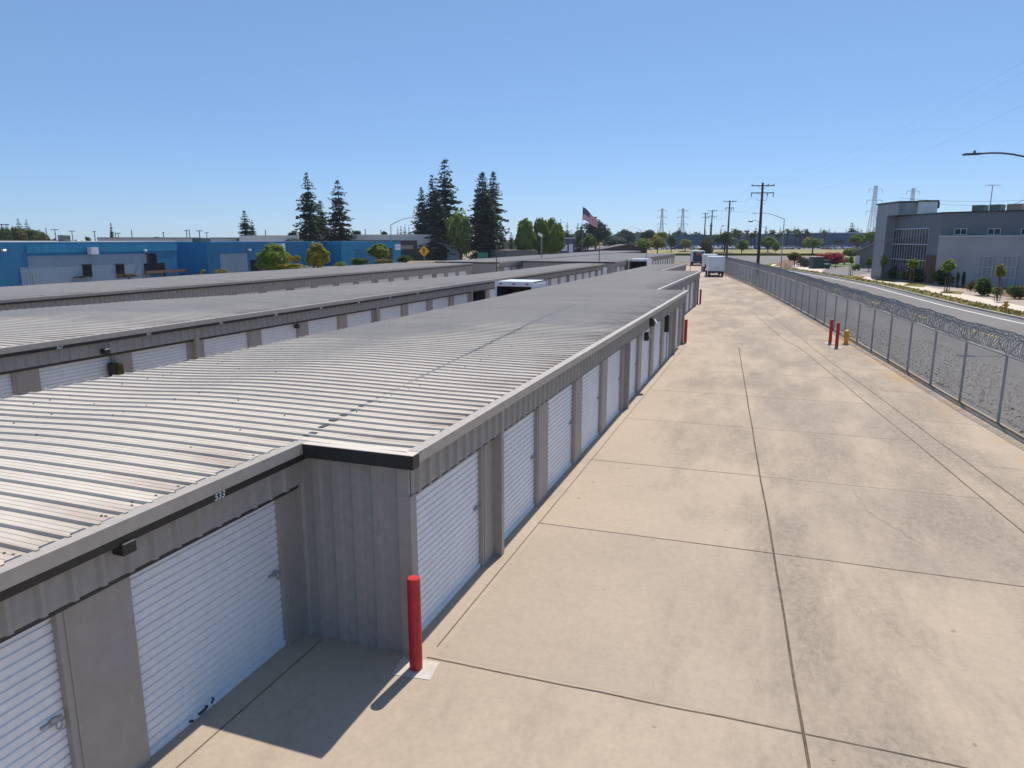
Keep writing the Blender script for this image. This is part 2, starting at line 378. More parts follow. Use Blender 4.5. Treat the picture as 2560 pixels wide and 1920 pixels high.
for k, y in enumerate([-1.4,3.2,7.78,12.7,17.1,21.7,26.3,31]):
    d.cur = 1 if k < 5 else 2
    strip(d, wob((-4.0 if y > 7 else -5.7, y-.05), (cx_(y), y+.04), 10, .008), .026 if k < 4 else .02, .0035)
    d.cur = 1 if k < 4 else 2
    strip(d, wob((cx_(y), y+.04), (g1x(y) if y > 9 else 9, y+.1), 10, .008), .022, .0035)
d.cur = 2
for k in range(8, 22):
    y = -1.4 + 4.62*k
    strip(d, wob((-5.2 if y < 62 else -8.6, y), (g1x(y), y+.05), 6, .01), .02, .0035)
for k in range(0, 22):
    y = 6 + 4.62*k
    if y > 9: strip(d, wob((g2x(y), y), (fence_x(y), y-.1), 4, .01), .02, .0035)
d.cur = 1
strip(d, [(g1x(y)+random.uniform(-.02,.02), y) for y in range(2, 60, 2)], .030)
strip(d, [(g2x(y)+random.uniform(-.015,.015), y) for y in range(2, 60, 2)], .030)
d.cur = 2
strip(d, [(g1x(y), y) for y in range(58, 100, 4)], .05); strip(d, [(g2x(y), y) for y in range(58, 100, 4)], .05)
d.cur = 3
for (x0,x1,y0,y1) in ((-3.9,.7,7.82,12.66),(.45,4.9,12.74,17.06),(-.2,4.1,21.74,26.26)):
    d.quad((x0,y0,.0012),(x1,y0+.04,.0012),(x1-.28,y1,.0012),(x0,y1-.04,.0012))
d.cur = 2
rq = random.Random(4)
for k in range(60):
    x, y, r_ = rq.uniform(-3.6,6), rq.uniform(3,34), rq.uniform(.012,.05)
    d.add([(x+r_*rq.uniform(.7,1.2)*math.cos(a), y+r_*rq.uniform(.7,1.2)*math.sin(a), .003) for a in (0,.8,1.6,2.4,3.2,4,4.8,5.6)], [tuple(range(8))])
# apron joint in front of the doors, wandering crack
d.cur = 1
strip(d, wob((-5.58,-3),(-5.58,7.6),12,.006), .018, .003); strip(d, wob((-3.98,8.0),(-3.98,38.5),18,.006), .018, .003)
d.cur = 2
strip(d, wob((2.05,16.9),(2.2,15.6),6,.05)+wob((2.2,15.6),(3.0,14.0),8,.05), .016, .0045)
d.cur = 1
strip(d, [(fence_x(y)-.10+random.uniform(-.02,.02), y) for y in range(4, 120, 3)], .05)
structure(d.build('drive', ['concrete_slab', 'joint', 'joint_faint', 'concrete_worn']))

# dirt strip, gravel strip, asphalt road beyond the fence
m_ = MB()
ys = [2,10,16,23.3,28.6,37.2,47.3,70.4,94.5,121,158]
for y0,y1 in zip(ys, ys[1:]):
    m_.quad((fence_x(y0)+.12,y0,-.004),(fence_x(y0)+6.2,y0,-.004),(fence_x(y1)+(6.2 if y1<60 else 4.2),y1,-.004),(fence_x(y1)+.12,y1,-.004))
structure(m_.build('gravel_strip', 'gravel'))
road_far = [(30,-6),(24.5,18),(20.4,40),(16.96,58.9),(15.35,69.8),(12.68,97.3),(9.0,118),(4.3,138.9),(0.5,152),(-2.2,163),(-2.0,172),(2,188),(10,199),(26,206),(60,212),(140,222)]
rd = MB()
near = [(fence_x(y)+3.2, y) for y in ys]
rp = [(12,-6)] + near[1:] + [(-16,172),(-40,230),(-60,262),(40,266),(170,270)] + road_far[::-1]
rd.add([(x,y,.002) for x,y in rp], [tuple(range(len(rp)))])
structure(rd.build('road', 'asphalt'))
gv = MB()   # gravel shoulder edge scattered into the asphalt
for y0,y1 in zip(ys, ys[1:]):
    gw = lambda y: 5.0 if y < 30 else (4.3 if y < 40 else (3.2 if y < 60 else (2.2 if y < 80 else 1.3)))
    gv.quad((fence_x(y0)+.35,y0,.007),(fence_x(y0)+gw(y0),y0,.007),(fence_x(y1)+gw(y1),y1,.007),(fence_x(y1)+.35,y1,.007))
structure(gv.build('gravel_shoulder', 'gravel'))
ln = MB()
def offs(pts, dd):
    out = []
    for i,(x,y) in enumerate(pts):
        a = pts[max(i-1,0)]; b = pts[min(i+1,len(pts)-1)]
        v = Vector((b[0]-a[0], b[1]-a[1], 0)).normalized(); out.append((x - v.y*dd, y + v.x*dd))
    return out
edge = offs(road_far[:9], 1.25)
strip(ln, edge, .22, .009)
for k in range(3):
    strip(ln, [(-15+k*3.2-3,196),(-12.5+k*3.2-3,197)], 1.0, .009)
structure(ln.build('road_marking', 'road_paint'))
yl = MB(); cl_ = offs(road_far[:8], 6.3)
for a_, b_ in zip(cl_, cl_[1:]):
    L_ = math.hypot(b_[0]-a_[0], b_[1]-a_[1]); k_ = 0.
    while k_+3 < L_:
        q_ = lambda f: (a_[0]+(b_[0]-a_[0])*f/L_, a_[1]+(b_[1]-a_[1])*f/L_)
        strip(yl, [q_(k_), q_(k_+3.2)], .16, .009); k_ += 9.
structure(yl.build('centre_line', 'yellow_line'))
kb = MB()
for a, b in zip(road_far, road_far[1:]):
    dv = Vector((b[0]-a[0], b[1]-a[1], 0)).normalized(); n = Vector((dv.y, -dv.x, 0))
    p, q = Vector((*a,0)), Vector((*b,0))
    kb.add([p, q, q+Vector((0,0,.14)), p+Vector((0,0,.14)), p+n*.18+Vector((0,0,.14)), q+n*.18+Vector((0,0,.14))], [(0,1,2,3),(3,2,5,4)])
structure(kb.build('kerb', 'curb'))
def band(name, m, d0, d1, z, seq=road_far):
    a, b = offs(seq, -d0), offs(seq, -d1); mb = MB()
    for i in range(len(seq)-1): mb.quad((*a[i],z),(*b[i],z),(*b[i+1],z),(*a[i+1],z))
    return structure(mb.build(name, m))
band('planting_strip', 'verge_grass', .18, 2.2, .13)
band('sidewalk', 'sidewalk', 2.2, 4.5, .137)
band('planting_bed', 'bed_gravel', 4.5, 7.6, .12, road_far[:8])
band('mulch_bed', 'mulch', 7.3, 16.0, .128, road_far[:7])
fl = MB()
a, b = offs(road_far[6:], -4.5), offs(road_far[6:], -60)
for i in range(len(a)-1): fl.quad((*a[i],.115),(*b[i],.115),(*b[i+1],.115),(*a[i+1],.115))
structure(fl.build('bed_soil', 'bed_gravel'))
# concrete driveway crossing the verge
dw = MB(); p = [gnd(1975,668), gnd(2040,682), gnd(2085,668), gnd(2010,655)]
for q in p: q.z = .155
dw.quad(*p); structure(dw.build('driveway', 'sidewalk'))

def patch(name, m, pxs, z):
    mb = MB(); pp = [gnd(x, y, z) for x, y in pxs]; mb.add(pp, [tuple(range(len(pp)))]); return structure(mb.build(name, m))
patch('lawn', 'green_grass', [(2068,664),(2150,668),(2178,656),(2160,648),(2085,650)], .15)
patch('car_park', 'asphalt', [(2052,684),(2100,690),(2190,682),(2178,669),(2066,668)], .148)
patch('mulch_patch', 'mulch', [(1935,664),(1990,672),(2028,664),(2010,648),(1960,650)], .146)
for x, y in ((2130,690),(2211,698),(2284,711),(2376,729)): patch('tree_pit', 'dry_grass', [(x-28,y+3),(x+26,y+7),(x+34,y+1),(x-14,y-4)], .142)
# grassy bank and raised parking lot
bk = MB()
prof = [(262,0),(268,.55),(283,1.0),(291,1.6)]
for (d0,z0),(d1,z1) in zip(prof, prof[1:]):
    A, B, C_, D_ = flat(1560,d0,z0), flat(2460,d0,z0), flat(2460,d1,z1), flat(1560,d1,z1)
    bk.quad(A, B, C_, D_)
structure(bk.build('grass_bank', 'lawn'))
pk = MB(); pk.quad(flat(1400,291,1.6), flat(2600,291,1.6), flat(2600,430,2.2), flat(1400,430,2.2)); structure(pk.build('parking_lot', 'asphalt'))
hd = MB(); a_, b_ = flat(1690,260.5,0), flat(2180,258,0)
hd.wall(a_, b_, 0, .75, 1.2); tag(hd.build('low_hedge', 'leaf_dark'), 'long low dark hedge along the foot of the grassy bank', 'hedge')

# ------------------------------------------------------------------ storage buildings
def ribbed(mb, x, y0, y1, z0, z1, depth=.042, pitch=.305, ph=0.):
    """vertical ribbed sheet in the plane X = x facing +X"""
    ys_ = [y0]; k = math.ceil((y0-ph)/pitch)
    pr = [(y0, 0.)]
    while ph + k*pitch < y1 - .08:
        c = ph + k*pitch
        if c > y0 + .06: pr += [(c-.05,0),(c-.022,depth),(c+.022,depth),(c+.05,0)]
        k += 1
    pr.append((y1, 0.))
    vs = []
    for y, dd in pr: vs += [(x+dd, y, z0), (x+dd, y, z1)]
    mb.add(vs, [(2*i, 2*i+2, 2*i+3, 2*i+1) for i in range(len(pr)-1)])
def ribbed_y(mb, y, x0, x1, z0, z1, depth=.038, pitch=.305, back=False):
    pr = [(x0, 0.)]; c = x0 + .16
    while c < x1 - .08:
        pr += [(c-.082,0),(c-.055,depth),(c+.055,depth),(c+.082,0)]; c += pitch
    pr.append((x1, 0.))
    vs = []
    for x, dd in pr: vs += [(x, y-dd, z0), (x, y-dd, z1)]
    mb.add(vs, [(2*i, 2*i+2, 2*i+3, 2*i+1) for i in range(len(pr)-1)])
_door_cache = {}
def roll_door(parent, x, y0, y1, z1=2.28, latch=True, detail=True):
    """slatted roll-up curtain facing +X"""
    mb = MB(); n = 23 if detail else 12; hh = z1/n
    pr = []
    for i in range(n):
        z = i*hh
        pr += [(z, 0.), (z+hh*.72, .0), (z+hh*.80, -.02), (z+hh*.92, -.02)]
    pr.append((z1, 0.))
    vs = []
    for z, dd in pr: vs += [(x+dd, y0, z), (x+dd, y1, z)]
    mb.add(vs, [(2*i, 2*i+1, 2*i+3, 2*i+2) for i in range(len(pr)-1)])
    mb.box(x-.03, x+.025, y0, y1, 0.0, .07)
    o = mb.build('roll_up_door', 'door_white', parent)
    if latch:
        l_ = MB(); zc = 1.12
        l_.box(x, x+.02, y1-.24, y1-.03, zc-.012, zc+.012); l_.box(x, x+.03, y1-.15, y1-.08, zc-.03, zc+.03)
        l_.tube([(x+.05,y1-.12,zc-.02),(x+.05,y1-.12,zc-.07),(x+.045,y1-.09,zc-.09),(x+.045,y1-.06,zc-.07),(x+.05,y1-.06,zc-.02)], .010, 6)
        l_.build('latch', 'galv', o)
    for ya, yb in ((y1+.002, y1+.035), (y0-.035, y0-.002)):
        t = MB(); t.box(x-.02, x+.035, ya, yb, 0, z1); t.build('guide_rail', 'galv', o)
    return o
def front(parent, X, y0, y1, bays, posts, zt=2.86, openb=(), detail=True, shade_lip=True, latch=True, zh=2.27):
    """one straight run of door front facing +X; X is the plane of the header sheet"""
    xp, xd = X - .13, X - .20
    hb = MB(); ribbed(hb, X, y0, y1, zh, zt-.16); hb.box(X-.06, X-.004, y0, y1, zh-.008, zt-.2)
    hb.build('header_panel', 'wall_tan', parent)
    dk = MB(); dk.box(xp-.05, X-.062, y0, y1, 2.185, 2.36); dk.build('head_shade_strip', 'head_shade', parent)  # dark strip that paints the recess shade below the header sheet
    edges = [y0] + [v for b in bays for v in b] + [y1]
    for i in range(0, len(edges), 2):
        a, b = edges[i], edges[i+1]
        if b - a > .05:
            p = MB(); p.box(xp-.1, xp, a, b, 0, 2.238)
            if b-a > .3: p.box(xp, xp+.012, a+.07, a+.10, 0, 2.238)
            p.build('pillar', 'pillar_tan', parent)
    for k, (a, b) in enumerate(bays):
        if k in openb:
            q = MB(); q.add([(xd-2.2,a,0),(xd-2.2,b,0),(xd-2.2,b,2.28),(xd-2.2,a,2.28),(xd,a,0),(xd,b,0),(xd,b,2.28),(xd,a,2.28)], [(0,1,2,3),(0,4,5,1),(1,5,6,2),(3,7,4,0),(2,6,7,3)])
            q.build('open_bay', 'steel_dark', parent)
        else: roll_door(parent, xd, a, b, 2.28, latch, detail)
    for y in posts:
        p = MB(); p.box(xp, X+.025, y-.05, y+.05, 0, zt-.14); p.box(xp, X+.004, y+.051, y+.13, 0, zt-.15)
        p.build('post', 'fascia', parent)
    f = MB(); f.box(X-.02, X+.14, y0-.02, y1+.02, zt-.135, zt+.012)
    f.build('fascia', 'fascia', parent)
    if shade_lip:
        b_ = MB(); b_.box(X+.001, X+.128, y0, y1, zt-.225, zt-.136); b_.build('fascia_shade', 'black_trim', parent)  # black strip painting the shade the fascia throws on the header

def zroof(x, xr, xl, zr, zl):
    """cross profile: nearly level on the right, a soft crest, a steeper left slope"""
    t = (xr - x)/(xr - xl)
    pts = ((-1,0),(.0,0),(.30,-.06),(.50,-.10),(.60,.0),(.68,.22),(.78,.5),(1.0,1.0),(2,1.8))
    for (a,b),(c,e) in zip(pts, pts[1:]):
        if t <= c: return zr - (zr-zl)*(b + (e-b)*(t-a)/(c-a))
    return zl
def ribbed_roof(parent, y0, y1, xr_of, xl_of, zr, zl, detail=True, pitch=.305, seed=1, xref=None):
    mb = MB(); rnd = random.Random(seed)
    mb.eave = []
    nseg = 24 if detail else 10
    pr = []
    y = math.floor(y0/pitch)*pitch
    while y < y1:
        for dy, hz in ((0,0),(.013,.030),(.043,.030),(.058,0),(.13,0),(.137,.005),(.145,0),(.215,0),(.222,.005),(.23,0)) if detail else ((0,0),(.02,.04),(.08,.04),(.12,0)):
            if y0 <= y+dy <= y1: pr.append((y+dy, hz))
        y += pitch
    pr = [(y0, 0)] + [q for q in pr if y0+.002 < q[0] < y1-.002] + [(y1, 0)]
    nrow = len(pr)
    ph = [rnd.uniform(0, 6.28) for _ in range(6)]
    for (y, hz) in pr:
        xr, xl = xr_of(y), xl_of(y)
        for i in range(nseg+1):
            x = xr + (xl-xr)*i/nseg
            wv = .010*math.sin(x*1.1+ph[0]+y*.21) + .008*math.sin(y*.55+ph[1]+x*.4) + .004*math.sin(y*1.7+ph[2])
            fade = min(1, (xr-x)/.6)
            mb.v.append((x, y, zroof(x, xref or xr, xl, zr, zl) + hz + wv*fade))
            e = max(0., 1-(xr-x)/1.5)*.68
            mb.eave.append(e)
    for r in range(nrow-1):
        # no face across a side step
        for i in range(nseg):
            a = r*(nseg+1)+i
            mb.f.append((a, a+1, a+nseg+2, a+nseg+1)); mb.m.append(0)
    return mb.build('roof', 'roof_metal', parent)

# --- the near building (four stepped fronts)
XL = -12.93
A = thing('storage_building', (-8,30,0), 'long low metal storage building nearest the drive with ribbed roof and stepped white doors', 'storage building', 'storage buildings in rows')
def run(parent, secs, xl_of, zl, zr, seed, detail=True):
    for k, (y0, y1, xr) in enumerate(secs):
        ribbed_roof(parent, y0, y1, lambda y, v=xr-.125: v, xl_of, zr, zl, detail, .305, seed, -4.17)
bA = MB()
run(A, [(-5.0,7.655,-5.66), (7.656,39.12,-4.05), (39.121,64.02,-5.62), (64.021,84.0,-9.0)], lambda y: XL, 2.67, 2.845, 3)
pA = lambda a, n, first=None: [(a+3.05*k, a+3.05*k+2.3) for k in range(n)]
front(A, -5.80, -4.6, 7.69, [(-3.9,-1.55),(-.95,1.35),(1.75,4.17),(4.98,7.34)], [])
front(A, -4.17, 7.745, 39.1, [(7.90,10.47)] + [(11.28+2.98*k, 13.48+2.98*k) for k in range(8)] + [(35.6,37.8)], [11.04, 22.96, 35.05], shade_lip=False)
front(A, -5.74, 39.15, 64.0, [(40.6+3.0*k, 42.8+3.0*k) for k in range(7)] , [49.3, 61.6], shade_lip=False, detail=False, latch=False)
front(A, -9.12, 64.05, 84.0, [(65.2+3.0*k, 67.4+3.0*k) for k in range(6)], [], shade_lip=False, detail=False, latch=False)
wl = MB()
ribbed_y(wl, 7.72, -6.04, -4.32, 0, 2.68); wl.build('side_wall', 'wall_tan', A)
cn = MB(); cn.box(-4.34, -4.155, 7.685, 7.85, 0, 2.262); cn.box(-4.34,-4.172,7.688,7.715,2.262,2.68); cn.build('corner_trim', 'pillar_tan', A)
en = MB(); en.box(-5.66, -4.03, 7.55, 7.72, 2.68, 2.857); en.build('end_fascia', 'black_trim', A)  # fascia end on the shaded side, its shade put into the black
ec = MB(); ec.box(-5.80, -4.03, 7.548, 7.80, 2.860, 2.868); ec.build('end_flashing', 'roof_metal', A)
bw = MB(); ribbed_y(bw, 84.0, -12.9, -9.15, 0, 2.7); bw.box(XL+.02, XL+.1, -4.6, 84, 0, 2.66)
bw.box(-9.1,-5.76,63.98,64.04,0,2.82); bw.box(-5.7,-4.2,39.1,39.14,0,2.82)
bw.build('back_wall', 'wall_tan', A)
# white unit numbers, bracket, lights, roof lap seam and screws
text_part('533', 'unit_number', 'sign_white', A, (-5.668, 6.02, 2.642), (0,1,0), (0,0,1), .11, .25)
br = MB(); br.cbox(-5.79, -5.64, 4.70, 4.86, 2.53, 2.65, .01); br.build('downspout_outlet', 'black_trim', A)
sm = MB()
seam = [(-5.72,7.1),(-5.83,7.8),(-5.99,8.7),(-6.4,12.8),(-6.86,17.8),(-7.29,22.7),(-7.45,26.1),(-7.84,33.3)]
for (x0,y0),(x1,y1) in zip(seam, seam[1:]):
    n_ = max(1, int((y1-y0)/.305))
    for i in range(n_):
        t = (i+.5)/n_; x, y = x0+(x1-x0)*t, y0+(y1-y0)*t
        rw = random.uniform(.02,.05)
        sm.box(x-rw, x+rw, y-.10, y+.10, 2.842, 2.862)
for y in [v*.305 for v in range(12, 24)]:
    sm.box(-5.86+random.uniform(-.02,.02), -5.80, y+.10, y+.24, 2.842, 2.864)
sm.build('roof_lap', 'steel_dark', A)['kind'] = 'stuff'
sw = MB()
for x in (-6.0,-6.9,-8.2,-9.4,-10.6,-11.8):
    for k in range(int((38-2)/.305)):
        y = 2 + k*.305
        if random.random() < .5 and not (y > 22 and random.random() < .6):
            xx, yy = x+random.uniform(-.06,.06), y + random.choice((.14,.21,.05))
            z = zroof(xx, -4.17, XL, 2.845, 2.67)
            sw.box(xx-.008, xx+.008, yy-.008, yy+.008, z, z+.016)
for k in range(120):
    y = 8 + k*.305 if k < 100 else 1+ (k-100)*.305
    x = -4.22 if y > 7.7 else -5.95
    (random.random() < .5) and sw.box(x-.010, x+.010, y+.14, y+.16, 2.84, 2.862)
sw.build('screw_head', 'steel_dark', A)['kind'] = 'stuff'
def wall_light(parent, x, y, z, m2='lamp_glass'):
    b = MB(); b.cbox(x, x+.16, y-.16, y+.16, z-.14, z+.16, .02); o = b.build('wall_light', 'black_trim', parent)
    c = MB(); c.add([(x+.16,y-.14,z+.12),(x+.16,y+.14,z+.12),(x+.26,y+.12,z-.02),(x+.26,y-.12,z-.02),(x+.14,y-.14,z-.13),(x+.14,y+.14,z-.13)], [(0,1,2,3),(3,2,5,4)]); c.build('lens', m2, o)
wall_light(A, -4.14, 26.9, 2.46)
wall_light(A, -4.29, 26.6, 1.95, 'yellow_paint')
pn = MB(); pn.cbox(-4.3,-4.12, 32.1, 32.45, 1.45, 2.2, .02); pn.build('electric_panel', 'black_trim', A)
mc = MB(); mc.tube([(-4.29,33.0,0),(-4.29,33.0,2.2)], .03, 6); mc.build('conduit', 'galv', A)

# --- second and third rows, and the two far ones
def leftB(y):
    pts = [(12,-28.6),(20,-28.4),(30,-25.2),(40,-24.0),(55,-22.4),(90,-22.3)]
    for (a,b),(c,e) in zip(pts, pts[1:]):
        if y <= c: return b + (e-b)*max(0,(y-a))/(c-a)
    return pts[-1][1]
B = thing('storage_building', (-22,50,0), 'second long metal storage building, its row of white doors facing the nearest roof', 'storage building', 'storage buildings in rows')
ribbed_roof(B, 6, 80.4, lambda y: -17.78, leftB, 2.845, 2.76, True, .305, 21)
bays = [(13.16+2.95*k-2.95*2, 13.16+2.95*k+2.24-2.95*2) for k in range(25)]
front(B, -17.92, 6.2, 80.4, bays, [18.6+11.8*k for k in range(6)], openb=(12,), detail=True)
bk_ = MB(); ribbed_y(bk_, 80.4, -22.2, -17.95, 0, 2.78)
ribbed_y(bk_, 6.2, -28.2, -17.95, 0, 2.76); bk_.box(-22.3,-22.2,50,80,0,2.7); bk_.build('end_wall', 'wall_tan', B)
for n_, k in (('363',2),('362',3),('361',4),('360',5),('359',6),('358',7),('357',8),('356',9)):
    yy = bays[k][0] + (.6 if k > 3 else .45)
    text_part(n_, 'unit_number', 'sign_white', B, (-17.787, yy, 2.642), (0,1,0), (0,0,1), .13, .25)
kp = MB(); kp.cbox(-18.05,-17.85,15.22,15.36,1.50,1.98,.015); kp.build('keypad_box', 'black_trim', B)
kp = MB(); kp.cbox(-18.05,-17.82,15.37,15.58,1.50,1.93,.015); kp.build('meter_box', 'leaf_olive', B)
kp = MB(); kp.cbox(-18.05,-17.9,24.0,24.2,1.98,2.14,.015); kp.build('camera_dome', 'black_trim', B)
cm = MB(); cm.cbox(-17.9,-17.7,14.9,15.1,2.30,2.45,.02); cm.build('camera_dome', 'black_trim', B)

C = thing('storage_building', (-37,45,0), 'third long metal storage building, near the blue building, only its fascia and roof showing', 'storage building', 'storage buildings in rows')
ribbed_roof(C, 16, 76.5, lambda y: -32.35, lambda y: -42.2, 2.845, 2.80, True, .305, 31)
front(C, -32.5, 16.2, 76.5, [(17+2.96*k, 19.2+2.96*k) for k in range(20)], [19.8+11.84*k for k in range(5)], detail=False, latch=False, zh=2.08)
e_ = MB(); ribbed_y(e_, 76.5, -42, -32.6, 0, 2.8); e_.box(-42.1,-42.0,16.3,76,0,2.76); e_.build('end_wall', 'wall_tan', C)
D = thing('storage_building', (-23,118,0), 'far pale-roofed storage building behind the open truck at the end of the aisle', 'storage building', 'storage buildings in rows')
ribbed_roof(D, 87.3, 147, lambda y: -18.0, lambda y: -30.2, 2.845, 2.83, False, .61, 41)
front(D, -18.15, 87.5, 147, [(90+2.96*k, 92.2+2.96*k) for k in range(18)], [89+11.84*k for k in range(5)], detail=False, latch=False, shade_lip=False)
e_ = MB(); ribbed_y(e_, 87.45, -30, -18.2, 0, 2.70); e_.build('end_wall', 'wall_tan', D)
e_ = MB(); e_.box(-30.2,-18.0,87.25,87.40,2.70,2.855); e_.build('end_fascia', 'black_trim', D)
e_ = MB(); e_.box(-21.2,-19.0,87.33,87.41,0,2.2); e_.build('end_door', 'door_white', D)
E_ = thing('storage_building', (-35,130,0), 'farthest storage building behind the third row, pale low roof before the trees', 'storage building', 'storage buildings in rows')
ribbed_roof(E_, 81.5, 182, lambda y: -31.0, lambda y: -39.6, 2.845, 2.83, False, .61, 51)
front(E_, -31.12, 81.7, 182, [(84+2.96*k, 86.2+2.96*k) for k in range(30)], [83+11.84*k for k in range(8)], detail=False, latch=False, shade_lip=False)
e_ = MB(); ribbed_y(e_, 81.65, -39.5, -31.2, 0, 2.70); e_.build('end_wall', 'wall_tan', E_)
e_ = MB(); e_.box(-39.6,-31.0,81.45,81.62,2.70,2.855); e_.build('end_fascia', 'black_trim', E_)

# dark gabled roof beyond the far rows
p = flat(1567, 182, 0)
t = thing('gabled_shed', p, 'low building with dark brown gabled roof beyond the far storage rows', 'shed')
w_ = MB(); w_.xprism([(-5.2,0),(5.2,0),(5.2,3.3),(0,4.1),(-5.2,3.3)], p+FWD*0, FWD, 12); w_.build('wall', 'dark_brown', t)
w_ = MB(); w_.xprism([(-6.3,3.05),(0,4.25),(6.3,3.05),(6.3,3.25),(0,4.45),(-6.3,3.25)], p-FWD*.6, FWD, 13); w_.build('roof', 'dark_brown', t)

# ------------------------------------------------------------------ bollards, hydrants
def bollard(loc, label, pad=None, h=1.28):
    t = thing('bollard', loc, label, 'bollard', 'red steel bollards on the drive')
    x, y, z = loc
    b = MB(); n = 20; r = .086
    b.tube([(x,y,0),(x,y,h-.012),(x,y,h)], [r,r,r-.010], n); b.build('post', 'red_paint', t)
    if pad:
        f = MB(); c, s_ = math.cos(pad), math.sin(pad); q = .26
        f.prism([(x+c*a-s_*b_, y+s_*a+c*b_) for a, b_ in ((-q,-q*.8),(q,-q*.8),(q,q*.75),(-q,q*.75))], .001, .006)
        f.build('footing', 'concrete_pale', t)
    return t
bollard((-4.02,7.46,0), 'red bollard nearest the camera, standing at the corner of the stepped wall', .12)
bollard((-4.12,39.3,0), 'red bollard at the far corner of the second door front', .1)
bollard((-5.62,64.3,0), 'smallest red bollard, at the far end of the third door front', .1)
bollard((3.30,41.9,0), 'left red bollard of the pair guarding the yellow hydrant', .1)
bollard((3.51,40.4,0), 'right red bollard of the pair guarding the yellow hydrant', .1)
def hydrant(loc, label, s=1.0):
    t = thing('fire_hydrant', loc, label, 'fire hydrant')
    x, y, z = loc
    b = MB(); b.tube([(x,y,z),(x,y,z+.06*s),(x,y,z+.06*s),(x,y,z+.55*s),(x,y,z+.58*s),(x,y,z+.58*s),(x,y,z+.68*s),(x,y,z+.74*s)], [.16*s,.16*s,.105*s,.105*s,.105*s,.14*s,.12*s,.03*s], 14)
    b.build('barrel', 'yellow_paint', t)
    c = MB(); c.tube([(x-.2*s,y,z+.42*s),(x+.2*s,y,z+.42*s)], .06*s, 10); c.tube([(x,y-.2*s,z+.36*s),(x,y,z+.36*s)], .085*s, 10); c.build('outlet', 'yellow_paint', t)
    return t
hydrant((4.08,41.8,0), 'yellow fire hydrant inside the fence beside the two red bollards', 1.06)
hydrant((gnd(2512,783).x, gnd(2512,783).y, .13), 'yellow fire hydrant in the grass verge across the road', 1.15)
hydrant((gnd(1964,667).x, gnd(1964,667).y, .13), 'small brown-yellow hydrant beside the street lamp at the bend', 1.0)
rb = MB(); rb.tube([(-6.02+.05*math.cos(a*.9)+.03*a/6,5.92+.10*math.sin(a*.9)-.02*a,.05+.02*math.sin(a)) for a in range(0,14)] , .014, 6)
tag(rb.build('lock_chain', 'black_trim'), 'small black chain lying in the shade at the foot of the nearest whole door', 'chain')

# ------------------------------------------------------------------ chain link fence with razor coil
FT = 2.08
fb = (FENCE[3][0], FENCE[3][1], 0)
fen = thing('chain_link_fence', fb, 'long galvanised chain link fence with razor wire coils along the right of the drive', 'fence')
def flen():
    out = [0]
    for (x0,y0),(x1,y1) in zip(FENCE, FENCE[1:]): out.append(out[-1]+math.hypot(x1-x0,y1-y0))
    return out
FL = flen()
def fpt(s):
    for i in range(len(FL)-1):
        if s <= FL[i+1] or i == len(FL)-2:
            t = (s-FL[i])/(FL[i+1]-FL[i]); a, b = FENCE[i], FENCE[i+1]
            return Vector((a[0]+(b[0]-a[0])*t, a[1]+(b[1]-a[1])*t, 0))
S0, S1 = 8., FL[-1]-4
mesh = MB()
def wire(mb, p, q, r):
    d_ = (q-p).normalized(); u = d_.cross(Vector((1,0,0))).normalized(); v = d_.cross(u)
    vs = []
    for e in (p, q):
        for k in range(3):
            a = 2.094*k; vs.append(e + (u*math.cos(a)+v*math.sin(a))*r)
    mb.add(vs, [(0,1,4,3),(1,2,5,4),(2,0,3,5)])
s = S0
while s < S1 - 2.2:
    far = max(0, s-30)
    st = .085 if s < 50 else .13
    r_ = .0029 if s < 50 else .0055
    a0, a1 = fpt(s), fpt(s+2.0)
    wire(mesh, a0+Vector((0,0,.04)), a1+Vector((0,0,FT-.03)), r_)
    wire(mesh, a0+Vector((0,0,FT-.03)), a1+Vector((0,0,.04)), r_)
    s += st
mesh.build('wire_mesh', 'galv_wire', fen)
posts = []; s = S0
while s < S1: posts.append(s); s += 3.03
rl = MB(); rl.tube([fpt(v)+Vector((0,0,FT)) for v in posts], .033, 8); rl.build('top_rail', 'galv', fen)
bwire = MB(); bwire.tube([fpt(v)+Vector((-.02,0,.06)) for v in posts], .012, 5); bwire.build('bottom_wire', 'galv', fen)
for v in posts:
    p = fpt(v); q = MB(); q.tube([p, p+Vector((0,0,FT+.02))], .040, 8); q.build('post', 'galv', fen)
    n = (fpt(v+.5)-fpt(v-.5) if v > S0+.5 and v < S1-.5 else fpt(S0+1)-fpt(S0)).normalized(); n = Vector((n.y,-n.x,0))
    ar = MB()
    for sg in (-1, 1): ar.tube([p+Vector((0,0,FT)), p+n*.30*sg+Vector((0,0,FT+.42))], .016, 5)
    ar.build('arm', 'galv', fen)
cl = MB()
